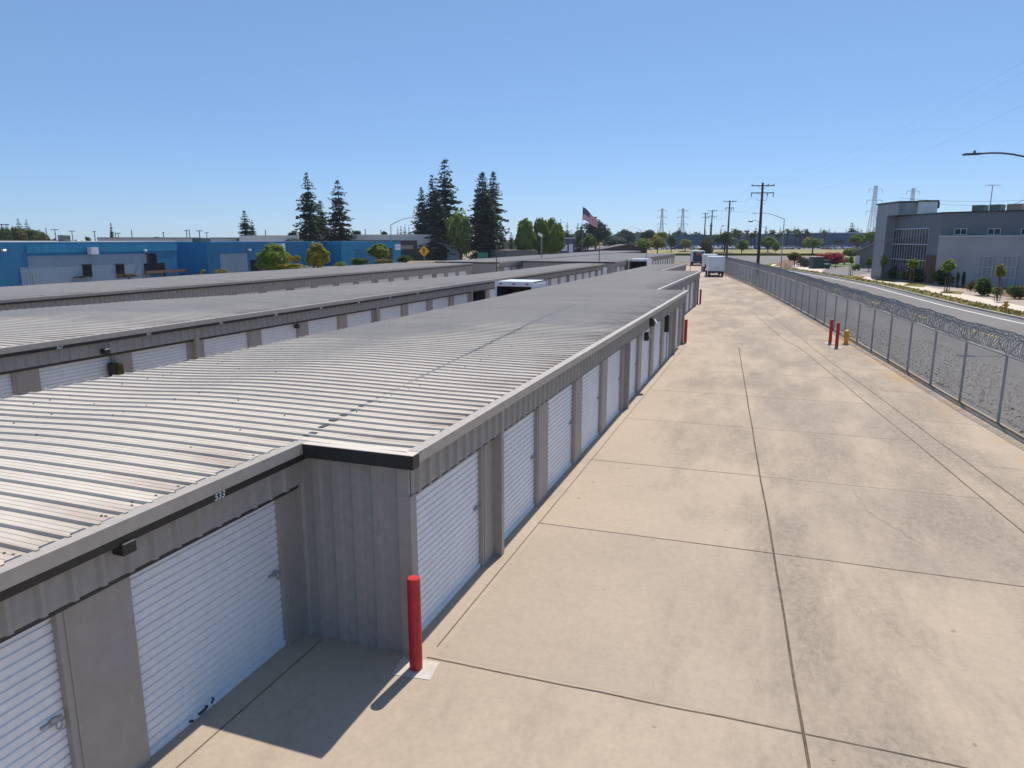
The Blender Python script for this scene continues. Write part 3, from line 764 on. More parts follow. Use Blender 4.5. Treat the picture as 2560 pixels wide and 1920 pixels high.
def coil(mb, rad, turn, zc, th, s0, s1, ns):
    s = s0; pts = []; k = 0
    while s < s1:
        p = fpt(s); a = 2*math.pi*k/ns
        jr = rad*(1+.05*math.sin(k*.37)+.05*math.sin(k*1.3)+random.uniform(-.06,.06))
        dv = (fpt(min(s+.4,s1))-fpt(max(s-.4,s0))).normalized(); n = Vector((dv.y,-dv.x,0))
        pts.append(p + n*jr*math.cos(a) + Vector((0,0,zc + jr*math.sin(a) + .02*math.sin(s*1.1))))
        s += turn/ns; k += 1
    o = len(mb.v)
    for i in range(len(pts)-1):
        d_ = (pts[i+1]-pts[i]); u = d_.cross(Vector((.3,.2,1))).normalized()*th; v = d_.cross(u).normalized()*th
        if i == 0:
            mb.v += [tuple(pts[0]+u), tuple(pts[0]-u*.5+v), tuple(pts[0]-u*.5-v)]
        mb.v += [tuple(pts[i+1]+u), tuple(pts[i+1]-u*.5+v), tuple(pts[i+1]-u*.5-v)]
        b = o+3*i
        for k_ in range(3):
            j = (k_+1) % 3; mb.f.append((b+k_, b+j, b+3+j, b+3+k_)); mb.m.append(0)
coil(cl, .30, .15, FT+.38, .0075, S0, 62, 18)
coil(cl, .30, .17, FT+.38, .012, 62, S1, 12)
coil(cl, .24, .19, FT+.33, .0065, S0, 62, 14)
for off, zz in ((-.27,.40),(.27,.40),(0,.08)):
    pts = []
    for v in posts:
        p = fpt(v); dv = (fpt(v+.5)-fpt(max(0,v-.5))).normalized(); n = Vector((dv.y,-dv.x,0)); pts.append(p+n*off+Vector((0,0,FT+zz)))
    cl.tube(pts, .004, 4)
cl.build('razor_coil', 'galv_wire', fen)

# dry stalks and pebbles in the gravel strip
ps = MB(); rnd = random.Random(5)
for k in range(6500):
    y = 20+50*rnd.random()**1.6; x = fence_x(y) + rnd.uniform(.25, 4.2 if y < 45 else 2.8); r_ = rnd.uniform(.016,.042)
    ps.add([(x-r_,y-r_,.006),(x+r_,y-r_*.7,.006),(x+r_*.8,y+r_,.006),(x-r_*.7,y+r_*.8,.006),(x+rnd.uniform(-.3,.3)*r_,y,r_*1.1)], [(0,1,4),(1,2,4),(2,3,4),(3,0,4)])
tag(ps.build('pebbles', 'bed_gravel'), 'loose grey pebbles strewn along the strip behind the fence', 'gravel', kind='stuff')

# ------------------------------------------------------------------ vehicles
def box_truck(loc, rz, label, length, height, width=2.3, rear='door', box_m='truck_white', cab=True, side_mark=False):
    """origin at the middle of the rear axle line on the ground; +Y is forward"""
    t = thing('box_truck', loc, label, 'truck', 'box trucks in the yard'); t.rotation_euler = (0,0,rz)
    def B_(mb, name, m, par=t): # local coordinates: undo the parent offset
        o0 = wloc(par); mb.v = [(a+o0[0], b+o0[1], c+o0[2]) for a,b,c in mb.v]; return mb.build(name, m, par)
    h0 = .85; W = width/2; L = length
    if rear == 'open':
        b = MB()
        b.box(-W, -W+.06, 0, L, h0, height); b.box(W-.06, W, 0, L, h0, height); b.box(-W, W, L-.06, L, h0, height)
        b.box(-W, W, 0, L, height-.06, height); b.box(-W, W, 0, L, h0-.1, h0+.02)
        bo = B_(b, 'box_body', box_m)
        f = MB(); f.box(-W-.012,-W+.10,-.03,.06,h0-.1,height+.012); f.box(W-.10,W+.012,-.03,.06,h0-.1,height+.012); f.box(-W+.10,W-.10,-.03,.06,height-.28,height+.012)
        B_(f, 'door_frame', box_m, bo)
        for x in (-.7*W, 0, .7*W):
            l_ = MB(); l_.box(x-.09,x+.09,-.05,-.03,height-.17,height-.10); B_(l_, 'marker_lamp', 'tail_red', bo)
        i_ = MB(); i_.add([(-W+.07,.08,h0+.03),(W-.07,.08,h0+.03),(W-.07,L-.08,h0+.03),(-W+.07,L-.08,h0+.03)],[(0,1,2,3)]); i_.box(-W+.07,-W+.09,.1,L-.1,h0+.03,height-.3); i_.box(W-.09,W-.07,.1,L-.1,h0+.03,height-.3); i_.box(-W+.09,W-.09,L-.1,L-.08,h0+.03,height-.3)
        i_.box(-W+.07,W-.07,.1,L-.1,height-.10,height-.07)
        B_(i_, 'inner_lining', 'truck_inside', bo)
    else:
        b = MB(); b.cbox(-W, W, 0, L, h0, height, .05); bo = B_(b, 'box_body', box_m)
        r_ = MB(); r_.box(-W+.14, W-.14, -.03, .02, h0+.06, height-.22)
        ro = B_(r_, 'rear_door', 'truck_navy' if rear == 'navy' else box_m, bo)
        if rear == 'navy':
            k = MB(); k.box(-.55,.55,-.045,-.028,height-1.0,height-.65); B_(k, 'red_panel', 'truck_red', bo)
            k = MB(); k.box(-.5,.5,-.045,-.028,height-.5,height-.38); k.box(.68,.8,-.045,-.028,height-1.3,height-.5); B_(k, 'white_panel', 'sign_white', bo)
        else:
            k = MB(); k.box(-.45,.4,-.05,-.028,1.32,1.36); k.box(.05,.08,-.05,-.028,1.0,1.25); B_(k, 'handle', 'galv', bo)
        f = MB(); f.box(-W+.02,W-.02,-.02,.03,height-.2,height-.16); f.box(-W+.04,-W+.12,-.025,.03,h0,height-.2); f.box(W-.12,W-.04,-.025,.03,h0,height-.2); B_(f, 'rear_frame', box_m, bo)
    if side_mark:
        k = MB()
        for s_ in (0,1):
            y0 = .25+s_*1.35
            k.add([(W+.004,y0,height-1.15),(W+.004,y0+.5,height-1.0),(W+.004,y0+1.15,height-.55),(W+.004,y0+.75,height-.42),(W+.004,y0+.2,height-.75)],[(0,1,2,3,4)])
        B_(k, 'side_emblem', 'truck_blue', bo)
    c = MB(); c.box(-W+.3,W-.3,.1,L+1.4,.5,.74); c.box(-W+.05,W-.05,-.12,0,.5,.62); B_(c, 'chassis', 'black_trim')
    if cab:
        c = MB(); c.add([(-.95,L+.12,.45),(.95,L+.12,.45),(.95,L+2.2,.45),(-.95,L+2.2,.45),(-.95,L+2.2,1.15),(.95,L+2.2,1.15),(.95,L+1.35,1.3),(-.95,L+1.35,1.3),(-.85,L+.85,2.05),(.85,L+.85,2.05),(.85,L+.12,2.1),(-.85,L+.12,2.1)],
            [(0,3,2,1),(3,4,5,2),(4,7,6,5),(7,8,9,6),(8,11,10,9),(11,0,1,10),(0,11,8,7,4,3),(1,2,5,6,9,10)])
        co = B_(c, 'cab', box_m)
        c = MB(); c.add([(-.78,L+1.30,1.36),(.78,L+1.30,1.36),(.74,L+.93,2.0),(-.74,L+.93,2.0)],[(0,1,2,3)]); B_(c, 'windscreen', 'glass', co)
        for s_ in (-1,1):
            c = MB(); c.box(s_*.96-.02,s_*.96+.02,L+.3,L+1.1,1.35,1.85); B_(c, 'side_window', 'glass', co)
            c = MB(); c.box(s_*1.2-.1,s_*1.2+.1,L+1.1,L+1.17,1.3,1.7); B_(c, 'mirror', 'black_trim', co)
    for y in (.9, L+1.3):
        for s_ in (-1,1):
            c = MB(); c.tube([(s_*(W-.32),y,.40),(s_*(W-.05),y,.40)], .40, 16); B_(c, 'wheel', 'tyre')
    for s_ in (-1,1):
        c = MB(); c.box(s_*(W-.28)-.1,s_*(W-.28)+.1,-.14,-.11,.66,.76); B_(c, 'tail_lamp', 'tail_red')
    c = MB(); c.box(-.15,.15,-.14,-.122,.62,.72); B_(c, 'number_plate', 'sign_white')
    return t
q0, q1 = gnd(1266,700,3.02), gnd(1333,705.5,3.02)
mid = q1 - Vector((1.22,0,0))
box_truck((mid.x, mid.y, 0), 0., 'white box truck with open rear and blue side emblem, before the second row', 2.7, 3.02, 2.44, 'open', side_mark=True)
q0, q1 = gnd(1570,647,3.02), gnd(1619,648,3.02); mid = q1 - Vector((1.25,0,0))
box_truck((mid.x, mid.y, 0), 0., 'farther white box truck with open dark rear, by the far pale roof', 4.0, 3.02, 2.5, 'open')
a = gnd(1790,692)
box_truck((a.x,a.y,0), R(9), 'white box truck with a plain closed rear door, parked beside the fence', 4.6, 3.05, 2.35, 'door')
a = gnd(1775,679)
box_truck((a.x,a.y,0), R(9), 'white box truck mostly hidden, parked directly in front of the plain-backed one', 4.6, 3.0, 2.3, 'door')
a = gnd(1745,664)
box_truck((a.x,a.y,0), R(9), 'white box truck with dark navy rear door and red panel, farthest along the drive', 5.2, 3.2, 2.6, 'navy')

# small cars of the far lot
def make_car(loc, rz, label, colour):
    t = thing('parked_car', loc, label, 'car', 'cars parked in the far lot'); t.rotation_euler = (0,0,rz)
    def B_(mb, name, m, par=t):
        o0 = wloc(par); mb.v = [(a+o0[0], b+o0[1], c+o0[2]) for a,b,c in mb.v]; return mb.build(name, m, par)
    b = MB()
    prof = [(-2.2,.3),(2.2,.3),(2.25,.62),(2.05,.85),(1.1,.95),(.55,1.42),(-1.1,1.45),(-1.75,.98),(-2.2,.92),(-2.25,.6)]
    n = len(prof); vs = []
    for x in (-.88,.88): vs += [(x*(.86 if z > 1.2 else 1), y, z) for y,z in prof]
    b.add(vs, [tuple(range(n)), tuple(range(2*n-1,n-1,-1))] + [(i+n,(i+1)%n+n,(i+1)%n,i) for i in range(n)])
    B_(b, 'body', colour)
    g_ = MB()
    for s_ in (-1,1): g_.add([(s_*.885,.85,.98),(s_*.80,.45,1.36),(s_*.80,-1.05,1.38),(s_*.885,-1.55,.98)],[(0,1,2,3)])
    g_.add([(-.7,1.08,1.0),(.7,1.08,1.0),(.66,.60,1.40),(-.66,.60,1.40)],[(0,1,2,3)]); g_.add([(-.7,-1.70,1.05),(.7,-1.70,1.05),(.66,-1.16,1.43),(-.66,-1.16,1.43)],[(0,3,2,1)])
    B_(g_, 'window', 'glass')
    for y in (-1.35,1.4):
        for s_ in (-.80,.80):
            w2 = MB(); w2.tube([(s_-.1,y,.32),(s_+.1,y,.32)], .32, 10); B_(w2, 'wheel', 'tyre')
    return t
for nm, c in (('car_white',(.72,.73,.75)),('car_silver',(.42,.44,.47)),('car_black',(.02,.021,.024)),('car_blue',(.03,.06,.26)),('car_red',(.34,.03,.025)),('car_teal',(.12,.28,.36)),('car_tan',(.46,.32,.20))):
    mat(nm, c, .25, .1, None, 1, 10, .04)
protos = {}
def far_car(px, D, z, kind, rz):
    names = {'car_white':'white','car_silver':'silver grey','car_black':'black','car_blue':'dark blue','car_red':'red','car_teal':'pale teal blue','car_tan':'tan'}
    p = flat(px, D, z)
    lab = names[kind] + ' car parked in the lot beyond the grassy bank'
    if kind not in protos: protos[kind] = make_car(p, rz, lab, kind); return
    dup(protos[kind], p, rz, lab)
rnd = random.Random(11)
carx = [(1668,'car_white'),(1690,'car_white'),(1736,'car_white'),(1790,'car_silver'),(1838,'car_white'),(1875,'car_white'),(1901,'car_white'),(1941,'car_white'),(2072,'car_silver'),(2138,'car_silver'),(1672,'car_blue'),(1684,'car_blue'),(1697,'car_blue'),(1730,'car_silver'),(1741,'car_white'),(1750,'car_white'),(1784,'car_white'),(1795,'car_white'),(1804,'car_white'),(1812,'car_black'),(1825,'car_white'),(1832,'car_white'),(1843,'car_silver'),(1870,'car_silver'),(1880,'car_blue'),(1888,'car_white'),(1896,'car_blue'),(1905,'car_white'),(1913,'car_blue'),(1921,'car_silver'),(1934,'car_white'),(1949,'car_silver'),(1966,'car_red'),(1975,'car_white'),(1990,'car_silver'),(2066,'car_teal'),(2078,'car_tan'),(2090,'car_white'),(2099,'car_red'),(2112,'car_silver'),(2120,'car_blue'),(2133,'car_white'),(2144,'car_black')]
for px, k in carx: far_car(px, 298+rnd.uniform(0,12), 1.65, k, YAW+R(rnd.choice((0,90,180,20))))
for px, k in ((1713,'car_white'),(1760,'car_silver'),(1815,'car_blue'),(1850,'car_white'),(1858,'car_white'),(1928,'car_black'),(2055,'car_black'),(2085,'car_white'),(2106,'car_red')): far_car(px, 322, 1.78, k, YAW+R(rnd.choice((0,90))))

# ------------------------------------------------------------------ trees and shrubs
def leafquad(mb, c, s, rnd, nrm=None, asp=1.0):
    n = nrm or Vector((rnd.gauss(0,1), rnd.gauss(0,1), rnd.gauss(0,1)))
    if n.length < .01: n = Vector((0,0,1))
    n.normalize(); a = Vector((rnd.gauss(0,1), rnd.gauss(0,1), rnd.gauss(0,1)))
    u = n.cross(a).normalized()*s; v = n.cross(u).normalized()*s*asp
    mb.add([c-u-v*.6, c+u*.7-v, c+u+v*.7, c-u*.6+v], [(0,1,2,3)])
def conifer_mesh(seed, whorls=34, spread=.17, top=1.6, dens=1.0, base=.10):
    """unit-height conifer: returns (trunk MB, crown MB)"""
    rnd = random.Random(seed); tr, cr = MB(), MB()
    bx, by = rnd.uniform(-.012,.012), rnd.uniform(-.012,.012)
    tr.tube([(0,0,0),(bx*.3,by*.3,.3),(bx,by,.65),(0,0,.99)], [.017,.012,.007,.001], 8)
    for k in range(whorls):
        t = base + (1-base)*(k+rnd.uniform(-.35,.35))/whorls
        prof = (1-t)**.72*min(1, .55+ (t-base)*3.2)
        nb = int((9 if t < .8 else 6)*dens)
        a0 = rnd.uniform(0,6.28)
        for j in range(nb):
            if rnd.random() < .14: continue
            a = a0 + 6.283*j/nb + rnd.uniform(-.35,.35)
            L = spread*prof*rnd.uniform(.5,1.22) + .004
            dr = -.30*L*rnd.uniform(.2,1.2) + (.25*L if t > .8 else 0)
            steps = max(2, int(L/.019))
            for i in range(1, steps+1):
                f = i/steps
                if f < .25 and rnd.random() < .6: continue
                c = Vector((math.cos(a)*L*f, math.sin(a)*L*f, t + dr*f + .04*L*math.sin(f*3)))
                for q in range(4):
                    cc = c + Vector((rnd.gauss(0,.010)*min(1,prof*2), rnd.gauss(0,.010)*min(1,prof*2), rnd.gauss(0,.007)))
                    leafquad(cr, cc, rnd.uniform(.010,.020)*(1.1-.3*f)*(.38+.62*min(1,prof*1.9)), rnd, Vector((rnd.gauss(0,.6), rnd.gauss(0,.6), 1)), .8)
    return tr, cr
def crown_mesh(seed, n=1300, rx=.5, rz=.5, lobes=9, flat_=0., size=.05, spiky=False):
    """leafy crown in a box about 1 wide and 1 tall, centre at origin"""
    rnd = random.Random(seed); cr = MB(); L = []
    for k in range(lobes):
        a = rnd.uniform(0,6.28); e = rnd.uniform(-.8,1); rr = rnd.uniform(.45,.75)
        L.append((Vector((math.cos(a)*rx*rr*math.sqrt(1-min(.9,e*e)), math.sin(a)*rx*rr*math.sqrt(1-min(.9,e*e)), e*rz*.62)), rnd.uniform(.20,.38)))
    for k in range(n):
        c0, r0 = rnd.choice(L)
        d_ = Vector((rnd.gauss(0,1), rnd.gauss(0,1), rnd.gauss(0,1))).normalized()
        rr = r0*rnd.uniform(.55,1.08)
        p = c0 + Vector((d_.x*rr, d_.y*rr, d_.z*rr*(rz/rx if rz < rx else 1)))
        nn = (d_ + Vector((rnd.gauss(0,.5), rnd.gauss(0,.5), rnd.gauss(0,.5)+.2)))
        if spiky: leafquad(cr, p, size*rnd.uniform(.5,1.1), rnd, None, 2.2)
        else: leafquad(cr, p, size*rnd.uniform(.55,1.25), rnd, nn, rnd.uniform(.6,1))
    return cr
def egg_mesh(seed, n=2600, size=.05):
    rnd = random.Random(seed); cr = MB(); ph = [rnd.uniform(0,6.28) for _ in range(4)]
    for k in range(n):
        d_ = Vector((rnd.gauss(0,1), rnd.gauss(0,1), rnd.gauss(0,1))).normalized()
        a = math.atan2(d_.y, d_.x)
        b = 1 + .09*math.sin(3*a+ph[0]+4*d_.z) + .07*math.sin(5*a+ph[1]-6*d_.z) + .06*math.sin(9*d_.z+ph[2])
        rr = .5*b*(rnd.uniform(.80,1.0) if rnd.random() < .8 else rnd.uniform(.3,.8))
        taper = 1 - .18*max(0, d_.z)
        p = Vector((d_.x*rr*taper, d_.y*rr*taper, d_.z*rr))
        leafquad(cr, p, size*rnd.uniform(.5,1.2), rnd, d_ + Vector((rnd.gauss(0,.55), rnd.gauss(0,.55), rnd.gauss(0,.4)+.25)), rnd.uniform(.6,1))
    return cr
_tm = {}
def mesh_of(key, fn):
    if key not in _tm:
        r = fn(); r = r if isinstance(r, tuple) else (r,)
        out = []
        for mb in r:
            me = bpy.data.meshes.new('foliage'); me.from_pydata(mb.v, [], mb.f); me.update(); out.append(me)
        _tm[key] = out
    return _tm[key]
def put(name, me, m, parent, scale=(1,1,1), loc=(0,0,0)):
    k = (me.name, m)
    if k not in _tm:
        c = me.copy(); c.materials.clear(); c.materials.append(M[m]); _tm[k] = c
    o = bpy.data.objects.new(name, _tm[k]); col.objects.link(o); o.parent = parent; o.scale = scale; o.location = loc
    return o
def conifer(pxt, pyt, D, wpx, label, group, seed=1, spread=.17, base=.1, dens=1., m='leaf_conifer', z0=0., whorls=34, name='conifer_tree'):
    top = at(pxt, pyt, D); h = top.z - z0
    t = thing(name, (top.x, top.y, z0), label, 'tree', group)
    key = ('con', seed, spread, base, dens, whorls)
    tm, cm_ = mesh_of(key, lambda: conifer_mesh(seed, whorls, spread, dens=dens, base=base))
    wd = wpx*D/F; k = wd/(2*spread)/h*1.22
    put('trunk', tm, 'bark', t, (h*max(k,.6),h*max(k,.6),h)); put('crown', cm_, m, t, (h*k,h*k,h))
    t.rotation_euler = (0,0,random.uniform(0,6.28))
    return t
def broad(px, ptop, pbot, D, wpx, label, group, m='leaf_mid', seed=1, z0=0., name='leafy_tree', spiky=False, n=1700, size=.055, crown_from=None, egg=False):
    top = at(px, ptop, D); h = top.z - z0
    zb = at(px, pbot, D).z if crown_from is None else crown_from
    zb = max(zb, z0)
    t = thing(name, (top.x, top.y, z0), label, 'tree' if 'tree' in name else 'shrub', group)
    wd = wpx*D/F; ch = top.z - zb
    cm_, = mesh_of(('crown', seed, n, size, spiky, egg), lambda: egg_mesh(seed, 2400, size) if egg else crown_mesh(seed, n, .5, .5, 9, 0, size, spiky))
    put('crown', cm_, m, t, (wd*.98, wd*.98, ch*1.02), (0,0,zb - z0 + ch*.5))
    if zb - z0 > .15:
        tr = MB(); o = Vector((top.x, top.y, z0)); r_ = max(.05, wd*.035)
        tr.tube([o, o+Vector((.05*r_,0,(zb-z0)*.6)), o+Vector((0,.3*r_,zb-z0+ch*.5))], [r_*1.3, r_, r_*.45], 8)
        for k in range(4):
            a = k*1.6+seed; tr.tube([o+Vector((0,0,(zb-z0)*.85)), o+Vector((math.cos(a)*wd*.22, math.sin(a)*wd*.22, zb-z0+ch*.45))], [r_*.6, r_*.2], 6)
        tr.build('trunk', 'bark', t)
    return t
G1 = 'tall dark conifers on the skyline'
conifer(766,430,200,80,'tall dark conifer left of the pair behind the white roofline',G1,1,.19,.06,1.1,whorls=30)
conifer(843,446,200,78,'tall dark conifer right of the pair behind the white roofline',G1,2,.19,.06,1.05,whorls=28)
conifer(800,500,206,66,'shorter dark conifer filling the gap between the tall pair',G1,3,.2)
conifer(740,575,198,44,'low dark conifer at the left foot of the tall pair',G1,4,.26,.02)
conifer(610,524,190,46,'narrow dark conifer standing alone above the blue roof',G1,5,.16,.02)
conifer(629,549,192,32,'small dark conifer touching the right side of the lone narrow one',G1,6,.2,.02)
conifer(1053,467,214,60,'grey-green conifer at the left of the central cluster',G1,7,.18,.08)
conifer(1080,436,212,64,'dark slender conifer just left of the tallest one',G1,8,.14,.04)
conifer(1111,392,215,92,'tallest conifer with airy tiered branches in the central cluster',G1,9,.175,.12,.9,whorls=30)
conifer(1093,478,206,84,'broad brownish conifer low in front of the tallest one',G1,10,.2,.05,1.2)
conifer(1206,426,208,88,'massive dense dark conifer right of the tallest one',G1,11,.185,.03,1.35,whorls=38)
conifer(1233,424,216,72,'dark conifer with ragged right side behind the massive dense one',G1,12,.165,.05)
conifer(276,555,230,14,'single thin dark cypress above the blue roof',G1,13,.13,.02,1.2)
G2 = 'small far conifers along the horizon'
sm_list = [(16,560,30),(44,543,26),(65,548,32),(30,562,24),(97,572,22),(1002,562,14),(1012,560,18),(1022,560,14),(994,566,12),(1385,540,26),(1402,546,16),(1418,553,22),(1429,573,16),(1445,555,22),(1454,557,18),(1545,575,18),(1255,575,26),(1278,578,24),(1645,568,12),(1698,565,22),(1674,573,14),(1690,575,12),(1725,576,12),(1735,575,12),(1749,575,14),(1803,566,12),(1812,570,14),(1829,569,12),(1835,570,12),(1850,573,14),(1890,566,22),(1916,562,16),(1952,566,14),(1978,570,14),(1987,564,20),(1996,566,14),(2008,574,12),(2052,568,14),(2074,570,18),(2088,574,12),(2116,570,10),(2131,554,28),(2145,566,16),(2154,570,20),(2172,570,12),(2186,566,14),(1764,574,12),(1870,574,12),(1935,572,14),(1962,572,12),(2020,575,10)]
for i,(px,py,wd) in enumerate(sm_list):
    D = 300 if px < 120 else (260 if px < 1460 else 430)
    zb = 0 if px < 1460 else 1
    where = 'at the far left edge of the skyline' if px < 120 else ('behind the white warehouses left of centre' if px < 1100 else ('near the large flag' if px < 1560 else 'on the horizon behind the far blue warehouses'))
    conifer(px,py,D,wd,'small far conifer '+where,G2,20+i%4,.2,.02,1.1,'leaf_far',zb,20)
G3 = 'round leafy trees'
broad(1313,548,640,205,50,'tall bright-green egg-shaped tree right of the massive conifer',G3,'leaf_mid',31,egg=True)
broad(1353,546,636,210,44,'tall bright-green tree second in the row of egg-shaped trees',G3,'leaf_mid',32,egg=True)
broad(1378,548,634,214,36,'slim bright-green tree third in the row of egg-shaped trees',G3,'leaf_mid',33,egg=True)
broad(1393,560,630,206,40,'yellow-green tree at the right end of the egg-shaped row',G3,'leaf_bright',34,egg=True)
broad(1150,536,640,204,58,'yellow-green tree squeezed between the central conifers',G3,'leaf_mid',35)
broad(1490,556,620,255,62,'large grey-green gum tree under the flag',G3,'leaf_far',36)
broad(1470,585,622,240,40,'dark bush-like tree below the gum tree',G3,'leaf_dark',37)
broad(1566,574,612,330,42,'dark dome-shaped tree above the dark gabled roof',G3,'leaf_far',38)
broad(1622,576,606,330,38,'dark dome-shaped tree right of the dark gabled roof',G3,'leaf_far',39)
broad(1528,590,614,300,70,'dark low tree mass left of the dark gabled roof',G3,'leaf_far',40)
broad(1612,597,622,230,40,'yellow-green bush behind the pale far roof',G3,'leaf_bright',41)
broad(1645,592,622,235,38,'orange-flowering bush behind the pale far roof',G3,'leaf_yellow',42)
broad(1655,580,600,300,30,'yellow-green tree at the left end of the far warehouse',G3,'leaf_bright',43)
broad(1680,590,618,282,22,'dark green round tree before the far blue warehouse',G3,'leaf_dark',44,z0=1)
broad(1714,598,620,285,36,'green round tree on the bank before the far blue warehouse',G3,'leaf_mid',45,z0=1)
broad(1766,596,640,230,32,'thin-leaved tree behind the cluster of distant poles',G3,'leaf_olive',46)
broad(1814,580,613,278,48,'wide olive tree behind the second utility pole',G3,'leaf_dark',47,z0=1)
broad(1856,600,626,268,32,'small green tree on the bank left of the big pole',G3,'leaf_mid',48,z0=.8)
broad(1922,592,618,276,38,'green round tree on the bank right of the big pole',G3,'leaf_bright',49,egg=True,z0=1)
broad(1941,606,627,268,18,'slim green tree on the bank beside the street lamp',G3,'leaf_mid',50,z0=.8)
broad(2034,596,622,262,44,'green dome-shaped tree on the bank above the pink bush',G3,'leaf_bright',51,z0=.7)
broad(2146,587,612,210,40,'bright green tree left of the grey house',G3,'leaf_bright',52,egg=True)
broad(2182,580,606,190,34,'dark green tree behind the roof of the grey house',G3,'leaf_mid',53)
broad(2129,620,640,175,38,'clipped olive bush beside the grey house',G3,'leaf_bright',54,egg=True)
for i,(px,pt,pb,wd) in enumerate([(8,572,608,34),(40,570,608,44),(72,572,608,40),(95,580,608,34),(108,588,608,26),(105,585,606,20)]):
    broad(px,pt,pb,240+i*4,wd,'olive and rust bushy tree in the clump at the far left',G3,'leaf_olive' if i%2 else 'leaf_dark',55+i%3)
broad(217,592,607,220,14,'small green treetop above the blue roof left of the white unit',G3,'leaf_mid',44)
broad(430,596,607,240,10,'tiny green treetop above the right end of the first blue roof',G3,'leaf_mid',45)
broad(734,577,604,190,26,'round dark treetop beside the white roofs',G3,'leaf_conifer',47)
broad(892,577,590,230,22,'dark rounded treetop over the long white roof',G3,'leaf_conifer',39)
broad(961,578,590,230,14,'small dark rounded treetop on the long white roof line',G3,'leaf_conifer',38)
broad(730,598,610,170,50,'olive bushes on the roofline behind the blue walls',G3,'leaf_olive',46)
G4 = 'shrubs before the blue buildings'
def shrub(px,ptop,pbot,D,wpx,label,m='leaf_mid',seed=60,spiky=False,group=G4,size=.06,n=1100,name='shrub',egg=False):
    zb = max(0.06, at(px,pbot,D).z)
    return broad(px,ptop,pbot,D,wpx,label,group,m,seed,0,name,spiky,n,size,zb,egg)
shrub(681,612,684,88,80,'large rounded shrub with white blossom before the blue wall','leaf_mid',61,True,size=.05,egg=True)
shrub(792,610,668,94,56,'tall yellow-leaved shrub on a stem before the blue wall','leaf_yellow',62,True,size=.055,egg=True)
shrub(946,611,645,105,54,'clipped bright-green round tree shaped like a mushroom','leaf_bright',63,name='topiary_tree',size=.06,egg=True)
shrub(740,640,656,98,22,'small yellow bush right of the large rounded shrub','leaf_yellow',64)
shrub(732,660,672,86,62,'low golden mound before the large rounded shrub','leaf_yellow',65)
shrub(850,656,668,90,28,'low bright yellow mound before the pale wall','leaf_bright',66)
shrub(895,645,662,100,44,'dark green arching grass clump right of the pale wall','leaf_dark',67,True)
shrub(1012,640,658,110,34,'green arching grass clump by the sign wall','leaf_dark',68,True)
shrub(508,674,684,80,14,'short yellow bush at the left of the yellow pair','leaf_yellow',69)
shrub(550,673,684,80,30,'long yellow bush at the right of the yellow pair','leaf_yellow',70)
shrub(90,690,700,76,50,'low olive hedge under the blue wall at the far left','leaf_olive',71)
shrub(165,688,698,77,80,'low olive hedge under the dark windows of the blue wall','leaf_olive',72)
shrub(320,684,694,79,50,'low olive hedge left of the dark entrance','leaf_olive',73)
shrub(960,650,660,100,50,'low green mound under the mushroom-shaped tree','leaf_dark',74)
G5 = 'shrubs along the office wall'
for i,(px,pt,pb,D,wd,m,lab) in enumerate([(2232,668,693,104,16,'leaf_dark','narrow dark cypress at the left corner of the office'),(2290,672,700,98,60,'leaf_dark','dark hedge at the foot of the curtain wall'),(2356,675,708,90,34,'leaf_dark','dark bush beside the timber panel'),(2396,680,714,85,8,'leaf_conifer','left thin cypress of the pair against the office wall'),(2411,680,714,85,8,'leaf_conifer','right thin cypress of the pair against the office wall'),(2430,702,722,82,20,'leaf_olive','grey-green bush right of the thin cypress pair'),(2467,698,734,78,38,'leaf_dark','large leafy bush under the first tall window'),(2540,712,742,75,30,'leaf_dark','dark bush under the last tall window'),(2552,716,742,74,20,'leaf_dry','rust-brown bush at the right edge'),(2495,716,738,77,24,'leaf_mid','green bush between the tall windows')]):
    q_ = gnd(px,pb+5,.13); shrub(px,pt,pb+4,q_.x*FWD.x+q_.y*FWD.y,wd*1.1,lab,m,80+i%5,i%2==0,G5,n=800)
shrub(2077,632,660,150,70,'large pink-flowering bush behind the green cabinets','leaf_red',86,group='shrubs at the bend')
shrub(1988,632,652,150,34,'tan-green spiky bush at the bend','leaf_olive',87,True,group='shrubs at the bend')
shrub(2142,660,678,128,18,'yellow-green bush behind the young street tree','leaf_bright',88,group='shrubs at the bend')
shrub(2113,641,655,160,40,'green hedge clump right of the pink bush','leaf_mid',89,group='shrubs at the bend')
shrub(2175,645,662,125,26,'dark trimmed bush before the grey house','leaf_dark',90,group='shrubs at the bend')
rk = MB(); q = at(2012,652,146)
cm_, = mesh_of(('crown',91,500,.09,False), lambda: crown_mesh(91,500,.5,.4,9,0,.09))
t = thing('brown_mound', (q.x,q.y,0), 'dark brown rounded bush mound left of the pink bush', 'shrub', 'shrubs at the bend'); put('crown', cm_, 'boulder', t, (2.5,2.5,2.3), (0,0,1.0))
# young street trees on stakes
G6 = 'young staked trees along the pavement'
for i,(px,pt,pm,pb,wd,lab) in enumerate([(2130,640,660,687,12,'thin young tree at the left of the staked row'),(2211,640,668,696,14,'pale thin young tree before the curtain wall left edge'),(2284,647,676,708,22,'bright young tree before the middle of the curtain wall'),(2376,650,680,728,30,'bright young tree with two stakes right of the timber panel'),(2504,664,695,752,22,'dense young tree with thick stake before the tall windows')]):
    b_ = gnd(px, pb+1, .13); D = b_.x*FWD.x + b_.y*FWD.y
    t = broad(px, pt, pm, D, wd, lab, G6, 'leaf_bright' if i != 4 else 'leaf_mid', 95+i, .13, 'young_tree', True, 300, .085)
    stk = MB(); o = Vector((t.location.x, t.location.y, .13))
    for s_ in (-.25,.25): stk.tube([o+RGT*s_, o+RGT*s_+Vector((0,0,1.6))], .035, 6)
    stk.build('stake', 'wood_slats', t)
